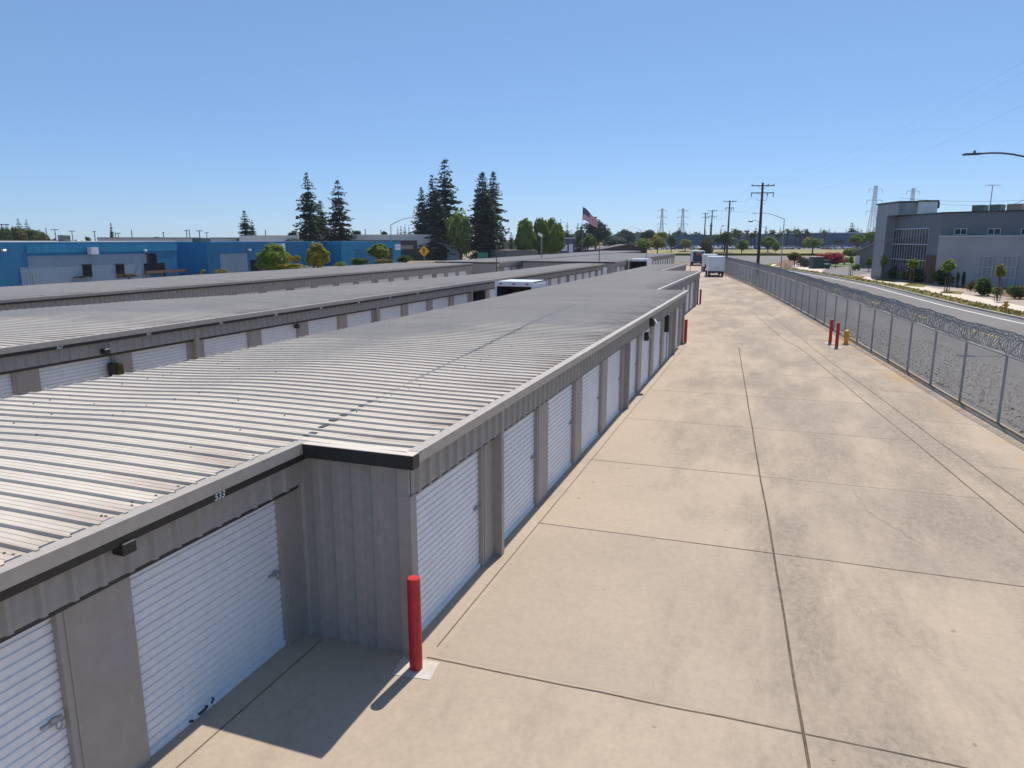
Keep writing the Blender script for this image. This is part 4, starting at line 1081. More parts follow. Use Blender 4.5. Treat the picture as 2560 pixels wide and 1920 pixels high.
# verge grass tufts
tf = MB(); rnd = random.Random(9)
va, vb = offs(road_far, -.3), offs(road_far, -2.1)
for k in range(1300):
    i = rnd.randrange(1, 8); t_ = rnd.random(); u_ = rnd.random()
    p = Vector((*va[i],0)).lerp(Vector((*va[i+1],0)), t_).lerp(Vector((*vb[i],0)).lerp(Vector((*vb[i+1],0)), t_), u_); p.z = .13+.05
    leafquad(tf, p, rnd.uniform(.04,.11), rnd, Vector((rnd.gauss(0,1),rnd.gauss(0,1),.3)), 1.4)
tag(tf.build('verge_tufts', 'leaf_dry'), 'tufted olive ground cover along the kerb across the road', 'ground cover', kind='stuff')
tw = MB(); rnd = random.Random(19)
for k in range(200):
    y = rnd.uniform(18,110); p = Vector((fence_x(y)+rnd.uniform(.1,1.2), y, .03)); leafquad(tw, p, rnd.uniform(.015,.045), rnd, Vector((rnd.gauss(0,1),rnd.gauss(0,1),.2)), 1.6)
tag(tw.build('weeds', 'leaf_dry'), 'sparse weeds at the foot of the chain link fence', 'weeds', kind='stuff')
# palms
G7 = 'distant fan palms'
def palm(px, pt, D, label, z0=1., k=1.):
    top = at(px, pt, D); t = thing('palm_tree', (top.x,top.y,z0), label, 'palm tree', G7); rnd = random.Random(int(px))
    o = Vector((top.x,top.y,z0)); hh = top.z - z0 - 1.0*k
    tr = MB(); tr.tube([o, o+Vector((.15,0,hh*.5)), o+Vector((0,0,hh))], [.32*k,.24*k,.22*k], 7); tr.build('trunk', 'bark', t)
    cr = MB(); c = o+Vector((0,0,hh))
    for i in range(30):
        a = rnd.uniform(0,6.28); e = rnd.uniform(-.8,1.2); L = rnd.uniform(1.3,2.0)*k
        d_ = Vector((math.cos(a)*math.cos(e), math.sin(a)*math.cos(e), math.sin(e))); s_ = d_.cross(Vector((0,0,1))).normalized()*.28*k
        m1 = c + d_*L*.6; e1 = c + d_*L + Vector((0,0,-.35*k))
        cr.add([c, m1-s_, e1, m1+s_], [(0,1,2,3)])
    cr.build('crown', 'leaf_palm', t)
for px, pt in ((1513,572),(1521,571),(1527,580)): palm(px, pt, 330, 'fan palm in the small trio right of the gum tree', 0)
for i, px in enumerate((1838,1849,1868,1879,1887,1931,1945,1958,1969,1990,2002,2014,2026,2062)): palm(px, 572+ (i*7)%11, 330, 'fan palm in the row behind the far parking lot', 1.6, 1.2)
# far tree line closing the horizon
tl = MB(); rnd = random.Random(3)
for k in range(9000):
    px = rnd.uniform(1380, 2300); D = rnd.uniform(470, 640)
    p = flat(px, D, rnd.uniform(1, 1)*0); hmax = 8.5 + 2.0*math.sin(px*.045)+1.5*math.sin(px*.13+1)
    p.z = rnd.uniform(0,1)*hmax
    leafquad(tl, p, rnd.uniform(.8,1.9), rnd)
for k in range(3500):
    px = rnd.uniform(-60, 1380); D = rnd.uniform(420, 560); p = flat(px, D, 0); p.z = rnd.uniform(0,1)*(5.0+1.2*math.sin(px*.02)); leafquad(tl, p, rnd.uniform(.8,1.6), rnd)
tag(tl.build('tree_line', 'leaf_far'), 'far hazy belt of trees closing the horizon', 'tree line', kind='stuff')

# ------------------------------------------------------------------ blue buildings on the left
def pt(px, D): q = flat(px, D); return q
def lerp(a, b, t): return a + (b-a)*t
blue1 = thing('blue_building', pt(220,82), 'long low blue building at the left with grey-blue lower wall and dark windows', 'building')
a, b = pt(-160,64), pt(438,90)
d_ = (b-a).normalized(); n_ = Vector((d_.y,-d_.x,0)); Ln = (b-a).length; ZT = 5.27
def along(px0):   # parameter on the facade line under a pixel column
    r = ray(px0, HZ); den = r.x*d_.y - r.y*d_.x
    return ((a.x*r.y - a.y*r.x))/( -(d_.x*r.y - d_.y*r.x)) if abs(d_.x*r.y-d_.y*r.x) > 1e-9 else 0
def face(mb, s0, s1, z0, z1, proud=.05):
    p, q = a+d_*s0, a+d_*s1
    mb.wall(p+n_*proud, q+n_*proud, z0, z1, proud+.02)
def zof(px, py):
    s = along(px); p = a+d_*s; dep = p.x*FWD.x+p.y*FWD.y
    return H + (HZ-py)/F*dep*1.0
w_ = MB(); w_.wall(a, b, 0, ZT, 30); w_.build('wall', 'blue_wall', blue1)
w_ = MB(); face(w_, along(62), along(440), zof(60,632), ZT-.25, .07); w_.build('upper_band', 'blue_band', blue1)
w_ = MB(); face(w_, along(62), along(364), .0, zof(200,636), .035); face(w_, along(40), along(61.5), 0, zof(50,666), .03); w_.build('lower_panel', 'blue_grey', blue1)
w_ = MB(); face(w_, along(62), along(372), zof(200,636)-.0, zof(200,634), .12); w_.build('ledge', 'blue_wall', blue1)
w_ = MB(); w_.wall(a-n_*.1+Vector((0,0,0)), b-n_*.1, ZT, ZT+.10, 30); w_.build('roof', 'white_roof', blue1)
for px0,px1,py0,py1 in ((197,220,661,690),(281,302,660,692)):
    w_ = MB(); face(w_, along(px0), along(px1), zof(px0,py1), zof(px0,py0), .08); o = w_.build('window', 'glass', blue1)
    f = MB(); face(f, along(px0)-.08, along(px1)+.08, zof(px0,py0), zof(px0,py0)+.1, .11); f.build('frame', 'dark_brown', o)
w_ = MB(); face(w_, along(353), along(404), zof(380,682), zof(380,656), .09); face(w_, along(364), along(384), zof(380,656), zof(380,632), .09); w_.build('entrance', 'glass', blue1)
w_ = MB(); face(w_, along(363)-.1, along(364), zof(380,656), zof(380,632), .14); face(w_, along(384), along(385.5), zof(380,656), zof(380,632), .14); face(w_, along(402), along(405), 0, zof(380,656), .14); w_.build('entrance_frame', 'dark_brown', blue1)
w_ = MB(); p_ = a+d_*along(400)+n_*.5
for s_ in (0,2.2,4.4,6.2): w_.box(p_.x+d_.x*(s_-3)-.07,p_.x+d_.x*(s_-3)+.07,p_.y+d_.y*(s_-3)-.07,p_.y+d_.y*(s_-3)+.07,0,1.9)
w_.obox(p_-d_*3+Vector((0,0,1.75)), p_+d_*3.2+Vector((0,0,1.75)), n_, Vector((0,0,1)), .05, .16); w_.build('porch_rail', 'wood_slats', blue1)
w_ = MB(); q_ = a+d_*along(219)+n_*.6
w_.obox(q_-d_*.45+Vector((0,0,zof(219,626))), q_+d_*.45+Vector((0,0,zof(219,626))), n_, Vector((0,0,1)), .3, .38); w_.build('sign_box', 'sign_white', blue1)
for px in (2,357): wq = a+d_*along(px)+n_*.2; w_ = MB(); w_.cbox(wq.x-.18,wq.x+.18,wq.y-.18,wq.y+.18,zof(px,628),zof(px,624)+.05,.05); w_.build('wall_light', 'lamp_glass', blue1)
w_ = MB(); q_ = a+d_*along(175)-n_*.8; w_.cbox(q_.x-.4,q_.x+.4,q_.y-.45,q_.y+.45,ZT+.1,ZT+.75,.05); w_.build('rooftop_unit', 'hvac_green', blue1)
w_ = MB(); q_ = a+d_*along(530)-n_*2; w_.cbox(q_.x-.6,q_.x+.6,q_.y-.9,q_.y+.9,ZT+.1,ZT+.5,.05); 
w_ = MB()
for px in (38,52): q_ = a+d_*along(px)+n_*1.0; w_.box(q_.x-.05,q_.x+.05,q_.y-.05,q_.y+.05,0,zof(45,683))
w_.build('door_posts', 'galv', blue1)
# recessed block and second block
blue2 = thing('blue_building', pt(560,98), 'middle blue building with a recessed dark bay and pale lower panel', 'building')
a, b = pt(440,97), pt(515,100); d_ = (b-a).normalized(); n_ = Vector((d_.y,-d_.x,0))
w_ = MB(); w_.wall(a, b, 0, ZT-.02, 12); w_.build('recess_wall', 'blue_wall', blue2)
a, b = pt(515,92), pt(686,103); d_ = (b-a).normalized(); n_ = Vector((d_.y,-d_.x,0))
w_ = MB(); w_.wall(a, b, 0, ZT-.03, 16); w_.build('wall', 'blue_wall', blue2)
w_ = MB(); face(w_, along(546), along(614), 0, zof(600,632), .05); w_.build('lower_panel', 'blue_grey', blue2)
w_ = MB(); face(w_, along(546), along(616), zof(600,632), zof(600,630), .12); w_.build('ledge', 'blue_wall', blue2)
w_ = MB(); face(w_, along(622), along(650), 0, zof(630,648), .06); w_.build('window', 'glass', blue2)
w_ = MB(); q_ = a+d_*along(619)+n_*.2; w_.cbox(q_.x-.2,q_.x+.2,q_.y-.2,q_.y+.2,zof(619,626),zof(619,622),.05); w_.build('wall_light', 'lamp_glass', blue2)
w_ = MB(); q_ = a+d_*along(532)-n_*2; w_.cbox(q_.x-.7,q_.x+.7,q_.y-.9,q_.y+.9,ZT-.03,ZT+.55,.05); w_.build('rooftop_unit', 'hvac_green', blue2)
blue3 = thing('blue_building', pt(850,118), 'right blue building with white sign boards beside the mushroom-shaped tree', 'building')
a, b = pt(706,112), pt(862,124); d_ = (b-a).normalized(); n_ = Vector((d_.y,-d_.x,0))
w_ = MB(); w_.wall(a, b, 0, ZT-.02, 16); w_.build('wall', 'blue_wall', blue3)
a, b = pt(852,117), pt(1001,126); d_ = (b-a).normalized(); n_ = Vector((d_.y,-d_.x,0))
w_ = MB(); w_.wall(a, b, 0, ZT-.03, 14); w_.build('front_wall', 'blue_band', blue3)
w_ = MB(); face(w_, along(886), along(960), 0, zof(900,622), .05); w_.build('lower_panel', 'blue_wall', blue3)
w_ = MB(); face(w_, along(960), along(980), 0, zof(970,620), .07); w_.build('doorway', 'dark_brown', blue3)
for py0,py1 in ((610,616.5),(617.5,624)):
    w_ = MB(); face(w_, along(986), along(1000), zof(990,py1), zof(990,py0), .12); w_.build('sign_board', 'sign_white', blue3)
# two white columns between the blocks
for px in (688,703):
    q_ = pt(px,106); w_ = MB(); w_.box(q_.x-.35,q_.x+.35,q_.y-.35,q_.y+.35,0,5.0); tag(w_.build('white_column', 'white_roof'), 'white square column %s between two blue buildings' % ('left of the pair' if px == 688 else 'right of the pair'), 'column', 'white columns between the blue buildings')
w_ = MB(); w_.wall(pt(725,101), pt(874,107), 0, 1.75, .3); tag(w_.build('pale_wall', 'white_wall'), 'low pale lilac garden wall behind the yellow shrub', 'wall')
w_ = MB(); w_.wall(pt(1040,118), pt(1096,121), 0, 1.9, .4); w_.wall(pt(1096,121), pt(1166,125), 0, 1.95, .4); tag(w_.build('garden_wall', 'beige_wall'), 'low beige block wall left of the green street sign', 'wall')
# white warehouses behind
def slab_building(label, pa, pb, depth, h, m, trim=None, roofm='white_roof', th=.25, name='warehouse'):
    c_ = (pa+pb)/2; t = thing(name, (c_.x,c_.y,0), label, 'building')
    w2 = MB(); w2.wall(pa, pb, 0, h, depth); w2.build('wall', m, t)
    d2 = (pb-pa).normalized(); n2 = Vector((d2.y,-d2.x,0))*.1
    r2 = MB(); r2.wall(pa+n2, pb+n2, h, h+th, depth+.1); r2.build('roof', roofm, t)
    return t, d2, Vector((d2.y,-d2.x,0))
wh, d2, n2 = slab_building('long white warehouse with dark brown lower band behind the right blue building', pt(748,200), pt(1156,206), 40, 6.75, 'white_wall')
a, b, d_, n_ = pt(748,200), pt(1156,206), d2, n2
w_ = MB(); face(w_, along(866), along(1042), 0, zof(900,601), .25); face(w_, along(1042), along(1117), 0, zof(1080,620), .25); w_.build('dark_band', 'dark_brown', wh)
w_ = MB(); face(w_, along(1002), along(1032), zof(1010,622), zof(1010,613), .4); w_.build('pale_panel', 'beige_wall', wh)
for px in (804,798): q_ = pt(px,208); w_ = MB(); w_.cbox(q_.x-.7,q_.x+.7,q_.y-.7,q_.y+.7,7.0,8.2,.05); w_.build('rooftop_unit', 'white_roof', wh)
slab_building('pale grey-roofed warehouse far behind the first blue roof', pt(243,180), pt(600,192), 30, 5.9, 'white_wall', None, 'hvac_tan')
slab_building('small cream warehouse behind the lone narrow conifer', pt(636,165), pt(748,170), 20, 6.3, 'white_roof')
slab_building('low beige house front behind the egg-shaped trees', pt(1268,196), pt(1345,200), 12, 2.5, 'grey_house', None, 'house_roof')
sh, d2, n2 = slab_building('purple-fronted shop with white roof left of the flag', pt(1400,232), pt(1438,234), 20, 6.0, 'purple')
w_ = MB(); a, b, d_, n_ = pt(1400,232), pt(1438,234), d2, n2; face(w_, .6, 2.6, 2.0, 4.0, .1); face(w_, 3.2, 4.6, 1.6, 4.2, .1); w_.build('shop_sign', 'sign_white', sh)
# far blue warehouses behind the lot
far = [(1660,1800,345,7.6,'far blue-grey warehouse at the left behind the distant poles'),(1850,1886,330,6.2,'small teal building front behind the bank'),(1955,2062,350,8.2,'far blue-grey warehouse in the middle behind the street lamp'),(2062,2240,335,8.6,'far dark-blue warehouse at the right behind the pink bush')]
for x0,x1,D,hh,lab in far: slab_building(lab, pt(x0,D), pt(x1,D*1.01), 40, hh, 'far_blue' if hh > 7 else 'truck_blue', None, 'white_roof' if hh > 8.4 else 'far_blue', .3)
for px in (2098,):
    w_ = MB(); q_ = pt(px,333); w_.obox(q_-RGT*2.2+Vector((0,0,4.6)), q_+RGT*2.2+Vector((0,0,4.6)), FWD, Vector((0,0,1)), .2, .9); tag(w_.build('loading_hatch', 'black_trim'), 'dark rectangular opening in the right far warehouse', 'hatch')
# grey house at the edge of the office
p = flat(2186,140,0); hu = ray(2186,HZ); hu.z = 0; hu.normalize(); hr = Vector((hu.y,-hu.x,0)); t = thing('grey_house', p, 'small grey-green gabled house half hidden behind the office', 'house')
u = RGT; w_ = MB(); w_.xprism([(4.2,0),(-4.2,0),(-4.2,3.2),(0,5.3),(4.2,3.2)], p+hr*1.2, hu, 3.5); w_.build('wall', 'grey_house', t)
w_ = MB(); w_.xprism([(4.9,2.80),(4.9,3.05),(0,5.6),(-4.9,3.05),(-4.9,2.80),(0,5.3)], p+hr*1.2-hu*.6, hu, 4.4); w_.build('roof', 'house_roof', t)
w_ = MB(); q_ = p - hu*.06 + hr*.4; w_.obox(q_-hr*.6+Vector((0,0,1.9)), q_+hr*.6+Vector((0,0,1.9)), hu, Vector((0,0,1)), .05, .6); w_.build('window', 'glass', t)
w_ = MB(); q_ = p - hr*2.6 - hu*.08; w_.obox(q_-hr*.35+Vector((0,0,1.3)), q_+hr*.35+Vector((0,0,1.3)), hu, Vector((0,0,1)), .05, 1.2); w_.build('door', 'white_roof', t)

# ------------------------------------------------------------------ grey office at the right
of = thing('office_building', pt(2362,89), 'modern grey office with tall glass curtain wall and metal clad corner tower', 'building')
PA, PB, PC = pt(2203,107), pt(2350,89), pt(2900,73)
ZB = 8.68
def setline(p0, p1):
    global a, b, d_, n_
    a, b = p0, p1; d_ = (b-a).normalized(); n_ = Vector((d_.y,-d_.x,0))
setline(PB, PC)
w_ = MB(); w_.wall(PB, PC, 0, ZB, 26); w_.build('main_wall', 'slate_wall', of)
w_ = MB(); w_.wall(PB+n_*.12-d_*.1, PC+n_*.12, ZB, ZB+.16, .5); w_.build('coping', 'black_trim', of)
zl = zof(2500,592)
w_ = MB(); w_.wall(a+n_*.9+d_*.2, b+n_*.9, 0, zl, .9); w_.build('lower_wall', 'grey_wall', of)
w_ = MB(); w_.wall(a+n_*1.0+d_*.2, b+n_*1.0, zl, zl+.14, 1.0); w_.build('lower_coping', 'frame_alu', of)
def framed(px0, px1, py0, py1, cols, rows, proud, name='window', gl='glass'):
    s0, s1, z0, z1 = along(px0), along(px1), zof((px0+px1)/2,py1), zof((px0+px1)/2,py0)
    g_ = MB(); face(g_, s0, s1, z0, z1, proud); o = g_.build(name, gl, of)
    f = MB(); k = .04
    for i in range(cols+1): c = s0+(s1-s0)*i/cols; face(f, c-k, c+k, z0, z1, proud+.06)
    for j in range(rows+1): c = z0+(z1-z0)*j/rows; face(f, s0-k, s1+k, c-k, c+k, proud+.065)
    f.build('frame', 'frame_alu', o)
for x0,x1 in ((2385,2415),(2468,2499),(2551,2584)): framed(x0,x1,573,587,2,1,.06)
for x0,x1 in ((2463,2498),(2522,2558)): framed(x0,x1,639,718,3,3,1.0, gl='grey_wall' if False else 'metal_siding')
setline(PA, PB)
w_ = MB(); w_.wall(PA, PB, 0, ZB-.02, 16); w_.build('entry_wall', 'slate_wall', of)
w_ = MB(); w_.wall(PA+n_*.1, PB+n_*.1+d_*.05, ZB-.018, ZB+.15, .5); w_.build('entry_coping', 'black_trim', of)
s0, s1, z0, z1 = along(2229), along(2322), .2, zof(2280,573)
g_ = MB(); face(g_, s0, s1, z0, z1, .05); o = g_.build('curtain_wall', 'glass', of)
f = MB()
for i in range(15): c = s0+(s1-s0)*i/14; face(f, c-.03, c+.03, z0, z1, .13)
for j in (1,.70,.40,.11): c = z0+(z1-z0)*j; face(f, s0, s1, c-.06, c+.06, .17)
f.build('mullion', 'frame_alu', o)
w_ = MB(); face(w_, along(2323), along(2358), .1, zof(2340,636), .10)
w_.build('timber_panel', 'wood_slats', of)
w_ = MB()
for i in range(14): c = along(2323)+(along(2358)-along(2323))*(i+.5)/14; face(w_, c-.06, c+.02, .12, zof(2340,636)-.02, .16)
w_.build('timber_batten', 'wood_slats', of)
w_ = MB(); t0, t1 = along(2207), along(2234); p0, p1 = a+d_*t0, a+d_*t1
TZ = 10.45
w_.wall(p0+n_*1.2, p1+n_*1.2, 0, TZ, 2.2); w_.build('tower_pier', 'metal_siding', of)
t2 = along(2262); p2 = a+d_*t2
w_ = MB(); w_.wall(p1+n_*1.2, p2+n_*1.2, ZB+.16, TZ, 2.2); w_.build('tower_wall', 'metal_siding', of)
w_ = MB(); w_.wall(p0+n_*1.3-d_*.1, p2+n_*1.3+d_*.1, TZ, TZ+.22, 2.4); w_.build('tower_coping', 'black_trim', of)
w_ = MB(); q_ = p2-n_*1.2; w_.wall(q_+d_*.2, q_+d_*.2+RGT*2.3-FWD*.5, ZB+.2, TZ+.1, 2.5); w_.build('tower_return', 'white_roof', of)
w_ = MB(); w_.wall(q_+d_*.15-FWD*.1, q_+d_*.2+RGT*2.4-FWD*.6, TZ+.1, TZ+.3, 2.7); e0 = q_+d_*.2+RGT*2.3-FWD*.55; w_.wall(e0, e0+RGT*.22-FWD*.03, ZB+1.0, TZ+.1, 2.5); w_.build('return_trim', 'black_trim', of)
setline(PB, PC)
for x0,x1,m_n in ((2404,2431,'hvac_green'),(2447,2473,'hvac_green'),(2491,2526,'hvac_tan'),(2543,2580,'hvac_tan')):
    s0, s1 = along(x0), along(x1); q_ = a+d_*(s0+s1)/2 - n_*3; hw = (s1-s0)/2*1.03
    w_ = MB(); w_.obox(q_-d_*hw+Vector((0,0,ZB+.45)), q_+d_*hw+Vector((0,0,ZB+.45)), n_, Vector((0,0,1)), .8, .5); o = w_.build('rooftop_unit', m_n, of)
    k = MB(); k.obox(q_-d_*(hw+.03)+n_*.1+Vector((0,0,ZB+.45)), q_-d_*(hw+.001)+n_*.1+Vector((0,0,ZB+.45)), n_, Vector((0,0,1)), .85, .52); k.build('end_panel', 'white_roof', o)
aq = at(2474,525,88); an = MB(); tq = at(2479,463,88)
an.tube([(aq.x,aq.y,ZB),(aq.x,aq.y,tq.z)], .05, 6)
for k in range(5): c = Vector((aq.x,aq.y,tq.z)) + RGT*(k-2)*.3; an.tube([c-FWD*.45, c+FWD*.45], .02, 4)
an.tube([Vector((aq.x,aq.y,tq.z))-RGT*.9, Vector((aq.x,aq.y,tq.z))+RGT*.9], .025, 4)
an.build('roof_aerial', 'galv', of)
# green utility cabinets with guard posts
q_ = gnd(2046,673); t = thing('utility_cabinet', (q_.x,q_.y,.14), 'dark green utility cabinet pair with a white front label across the road', 'utility cabinet')
def ob(mb, c0, hx, hy, z0, z1): mb.obox(c0-RGT*hx+Vector((0,0,(z0+z1)/2)), c0+RGT*hx+Vector((0,0,(z0+z1)/2)), FWD, Vector((0,0,1)), hy, (z1-z0)/2)
w_ = MB(); ob(w_, q_-RGT*.5, 1.0, 1.0, .14, 2.3); w_.build('tall_cabinet', 'green_box', t)
w_ = MB(); ob(w_, q_-RGT*.5, 1.05, 1.05, 2.3, 2.38); w_.build('top_cover', 'galv', t)
w_ = MB(); ob(w_, q_+RGT*1.15-FWD*.2, .62, .8, .14, 1.75); w_.build('short_cabinet', 'green_box', t)
w_ = MB(); ob(w_, q_+RGT*1.1-FWD*1.02, .5, .02, .95, 1.15); w_.build('label_plate', 'sign_white', t)
for i,s_ in enumerate((2.1,2.9)):
    w_ = MB(); c = q_+RGT*s_-FWD*.8; w_.tube([(c.x,c.y,.12),(c.x,c.y,1.1)], .07, 8); tag(w_.build('guard_post', 'truck_white' if i == 0 else 'dark_brown'), '%s guard post beside the green utility cabinets' % ('white' if i == 0 else 'brown'), 'post', 'guard posts')

# ------------------------------------------------------------------ utility poles, lamps, wires, towers
G8 = 'wooden utility poles beyond the fence'
arm_pts = {}
def pole(pxb, D, pyt, label, arms, lamp=False, lean=.0, extra=True, r=.23, z0=0):
    b_ = flat(pxb, D, z0); tp = at(pxb, pyt, D); h = tp.z
    t = thing('utility_pole', b_, label, 'utility pole', G8)
    top = Vector((b_.x, b_.y, h)) + RGT*lean
    w2 = MB(); w2.tube([b_, b_.lerp(top,.5), top], [r*1.15,r,r*.72], 10); w2.build('pole', 'wood_pole', t)
    ax = (RGT*.985 - FWD*.17).normalized(); pts = []
    for dz, hw, ins in arms:
        c = top + Vector((0,0,-dz)); m2 = MB()
        m2.obox(c-ax*hw-FWD*.16, c+ax*hw-FWD*.16, FWD, Vector((0,0,1)), .055, .07)
        m2.tube([c+ax*hw*.55-FWD*.16, c-Vector((0,0,.55))-FWD*.15], .02, 5); m2.tube([c-ax*hw*.55-FWD*.16, c-Vector((0,0,.55))-FWD*.15], .02, 5)
        o = m2.build('crossarm', 'wood_pole', t)
        i2 = MB(); row = []
        for f_ in (-.94,.45,.94):
            q = c+ax*hw*f_-FWD*.16
            if ins > 0: i2.tube([q+Vector((0,0,.05)), q+Vector((0,0,.12)), q+Vector((0,0,.28))], [.03,.07,.05], 7); row.append(q+Vector((0,0,.28)))
            else: i2.tube([q-Vector((0,0,.05)), q-Vector((0,0,.25)), q-Vector((0,0,.62))], [.035,.07,.05], 7); row.append(q-Vector((0,0,.62)))
        i2.build('insulator', 'steel_dark', o); pts.append(row)
    if extra:
        e = MB()
        for s_ in (-1,1): e.tube([top-Vector((0,0,2.7))+ax*.05*s_, top-Vector((0,0,2.7))+ax*.55*s_, top-Vector((0,0,2.3))+ax*.85*s_], .035, 5)
        e.build('cutout', 'galv', t)
    if lamp:
        e = MB(); c = top-Vector((0,0,h*.43)); hd_ = c-ax*1.45+Vector((0,0,.28))
        e.tube([c, c-ax*.6+Vector((0,0,.3)), c-ax*1.1+Vector((0,0,.42)), hd_+Vector((0,0,.08))], .035, 6); o = e.build('lamp_arm', 'galv', t)
        e = MB(); e.tube([hd_-ax*.38, hd_-ax*.3, hd_+ax*.2, hd_+ax*.36], [.05,.17,.16,.05], 9); e.build('lamp_head', 'galv', o)
    arm_pts[pxb] = pts
    return t
pole(1899,116,457,'nearest wooden utility pole with two crossarms and a round street lamp',[(.45,1.75,1),(1.55,1.75,-1)],True,-.1)
pole(1819,190,501,'second wooden utility pole along the fence, with a small lamp arm',[(.3,1.6,1),(1.9,1.1,-1)],True,.0)
pole(1777,255,525,'third wooden utility pole, right of the distant close pair',[(.3,1.55,1),(2.1,1.5,-1)],False,.0)
pole(1760,275,532,'fourth wooden utility pole, left of the distant close pair',[(.3,1.4,1),(1.6,1.3,-1)],False,.1)
pole(1774,300,557,'thin short utility pole between the distant close pair',[(1.2,.9,1)],False,.1,False,.17)
G9 = 'thin far poles along the skyline'
for i,(px,pt_,D,arm,z) in enumerate([(9,560,210,1.6,0),(118,570,260,0,0),(140,573,260,1.0,0),(182,577,280,.8,0),(238,578,260,.4,0),(290,580,260,0,0),(297,582,280,.7,0),(331,575,250,0,0),(410,580,260,.25,0),(468,575,250,.5,0),(475,574,255,0,0),(500,576,230,.7,0),(518,581,280,.6,0),(665,575,240,0,0),(914,572,250,0,0),(953,574,255,0,0)]):
    b_ = flat(px, D); tp = at(px, pt_, D); t = thing('thin_pole', b_, 'thin %s pole on the left skyline%s' % ('cross-armed' if arm else 'bare', ' at the far left edge' if px < 60 else ''), 'pole', G9)
    w2 = MB(); w2.tube([b_, (b_.x,b_.y,tp.z)], [.2,.13], 6); w2.build('pole', 'wood_pole', t)
    if arm: w2 = MB(); c = Vector((b_.x,b_.y,tp.z-.15)); w2.obox(c-RGT*arm*1.4, c+RGT*arm*1.4, FWD, Vector((0,0,1)), .07, .11); w2.build('crossarm', 'wood_pole', t)
def lamp_post(px, D, ptop, arm_vec, label, rise, head=1.0, m='galv', z0=0, r=.09):
    b_ = flat(px, D, z0); tp = at(px, ptop, D); t = thing('street_lamp', b_, label, 'street lamp', 'street lamps')
    top = Vector((b_.x,b_.y,tp.z))
    w2 = MB(); w2.tube([b_, b_+Vector((0,0,.5)), top], [r*1.6,r*1.2,r*.8], 8); w2.build('pole', m, t)
    w2 = MB(); e = top+arm_vec+Vector((0,0,rise)); pts = []
    for k in range(9): f_ = k/8; q = top+arm_vec*f_+Vector((0,0,rise*math.sin(f_*1.9)/math.sin(1.55))); pts.append(q)
    e = pts[-1]; w2.tube([top-Vector((0,0,.3))]+pts, [r*.75]*4+[r*.6]*6, 7); o = w2.build('arm', m, t)
    dv = arm_vec.normalized(); w2 = MB(); w2.obox(e-dv*.1, e+dv*.75*head-Vector((0,0,.03)), dv.cross(Vector((0,0,1))), Vector((0,0,1)), .15*head, .05*head); w2.tube([e+dv*.2+Vector((0,0,.04)), e+dv*.2+Vector((0,0,.17))], .06, 7); w2.build('lamp_head', 'steel_dark' if m == 'steel_dark' else 'lamp_glass', o)
    return t
lamp_post(1957,136,548,-RGT*5.4,'tall grey street lamp with long curved arm reaching left, at the bend',1.15)
lamp_post(2640,40,428,-RGT*4.9,'dark curved street lamp arm entering at the right edge of the view',.95,1.0,'steel_dark',0,.085)
lamp_post(978,129,563,RGT*4.4+FWD*.4,'grey street lamp with arm to the right above the right blue building',1.3)
lamp_post(1600,300,574,-RGT*4,'small far street lamp with arm to the left above the dark gabled roof',.8)
lamp_post(1590,420,578,RGT*5,'tiny far street lamp arm right of the dome-shaped tree',.6)
b_ = flat(1354,112); t = thing('floodlight_pole', b_, 'pale floodlight on a short pole behind the far roofs', 'floodlight')
w2 = MB(); zt_ = at(1354,590,112).z; w2.tube([b_, (b_.x,b_.y,zt_)], .11, 8); w2.build('pole', 'hvac_green', t)
w2 = MB(); c = Vector((b_.x,b_.y,zt_)); w2.obox(c-RGT*.55+Vector((0,0,.35)), c+RGT*.12+Vector((0,0,.0)), FWD, Vector((0,.0,1)), .3, .22); w2.build('lamp_head', 'lamp_glass', t)
for px,pt_,D,lab in ((1241,612,80,'thin dark pole on the fascia behind the third row'),(1499,615,84,'thin pole rising beside the far pale roof edge'),(1617,625,100,'thin brown pole before the far open truck'),(1729,612,96,'thin grey pole beside the navy-backed truck')):
    b_ = flat(px, D); w2 = MB(); w2.tube([b_, (b_.x,b_.y,at(px,pt_,D).z)], .05, 6); tag(w2.build('thin_pole', 'steel_dark' if px < 1700 else 'galv'), lab, 'pole', 'thin poles in the yard')
# signs
def sign(px, py, D, label, kind):
    c = at(px, py, D); t = thing('road_sign', (c.x,c.y,0), label, 'sign', 'small road signs')
    w2 = MB(); w2.tube([(c.x,c.y,0),(c.x,c.y,c.z)], .04, 6); w2.build('post', 'galv', t)
    c = c - FWD*.06; w2 = MB()
    if kind in ('yellow','orange'):
        k = (.95 if px < 1200 else .42) if kind == 'yellow' else .6
        vs = [c+RGT*k, c+Vector((0,0,k)), c-RGT*k, c-Vector((0,0,k))]
        w2.add(vs+[v+FWD*.03 for v in vs], [(0,1,2,3),(7,6,5,4),(0,4,5,1),(1,5,6,2),(2,6,7,3),(3,7,4,0)]); w2.build('plate', 'yellow_paint' if kind == 'yellow' else 'orange_paint', t)
        if kind == 'yellow' and px < 1200:
            w2 = MB(); q = c-FWD*.02
            w2.obox(q-Vector((0,0,.45)), q+Vector((0,0,.2)), RGT, FWD, .06, .01); w2.add([q-RGT*.22+Vector((0,0,.15))-FWD*.01, q+RGT*.22+Vector((0,0,.15))-FWD*.01, q+Vector((0,0,.5))-FWD*.01], [(0,1,2)]); w2.build('symbol', 'black_trim', t)
    else:
        w2.obox(c-RGT*.8, c+RGT*.8, FWD, Vector((0,0,1)), .03, .5); w2.build('plate', 'green_sign', t)
        w2 = MB(); w2.obox(c-RGT*.8-Vector((0,0,.95)), c+RGT*.8-Vector((0,0,.95)), FWD, Vector((0,0,1)), .03, .42); w2.build('lower_plate', 'sign_white', t)
sign(1060,628,122,'yellow diamond road sign with black arrow before the beige wall','yellow')
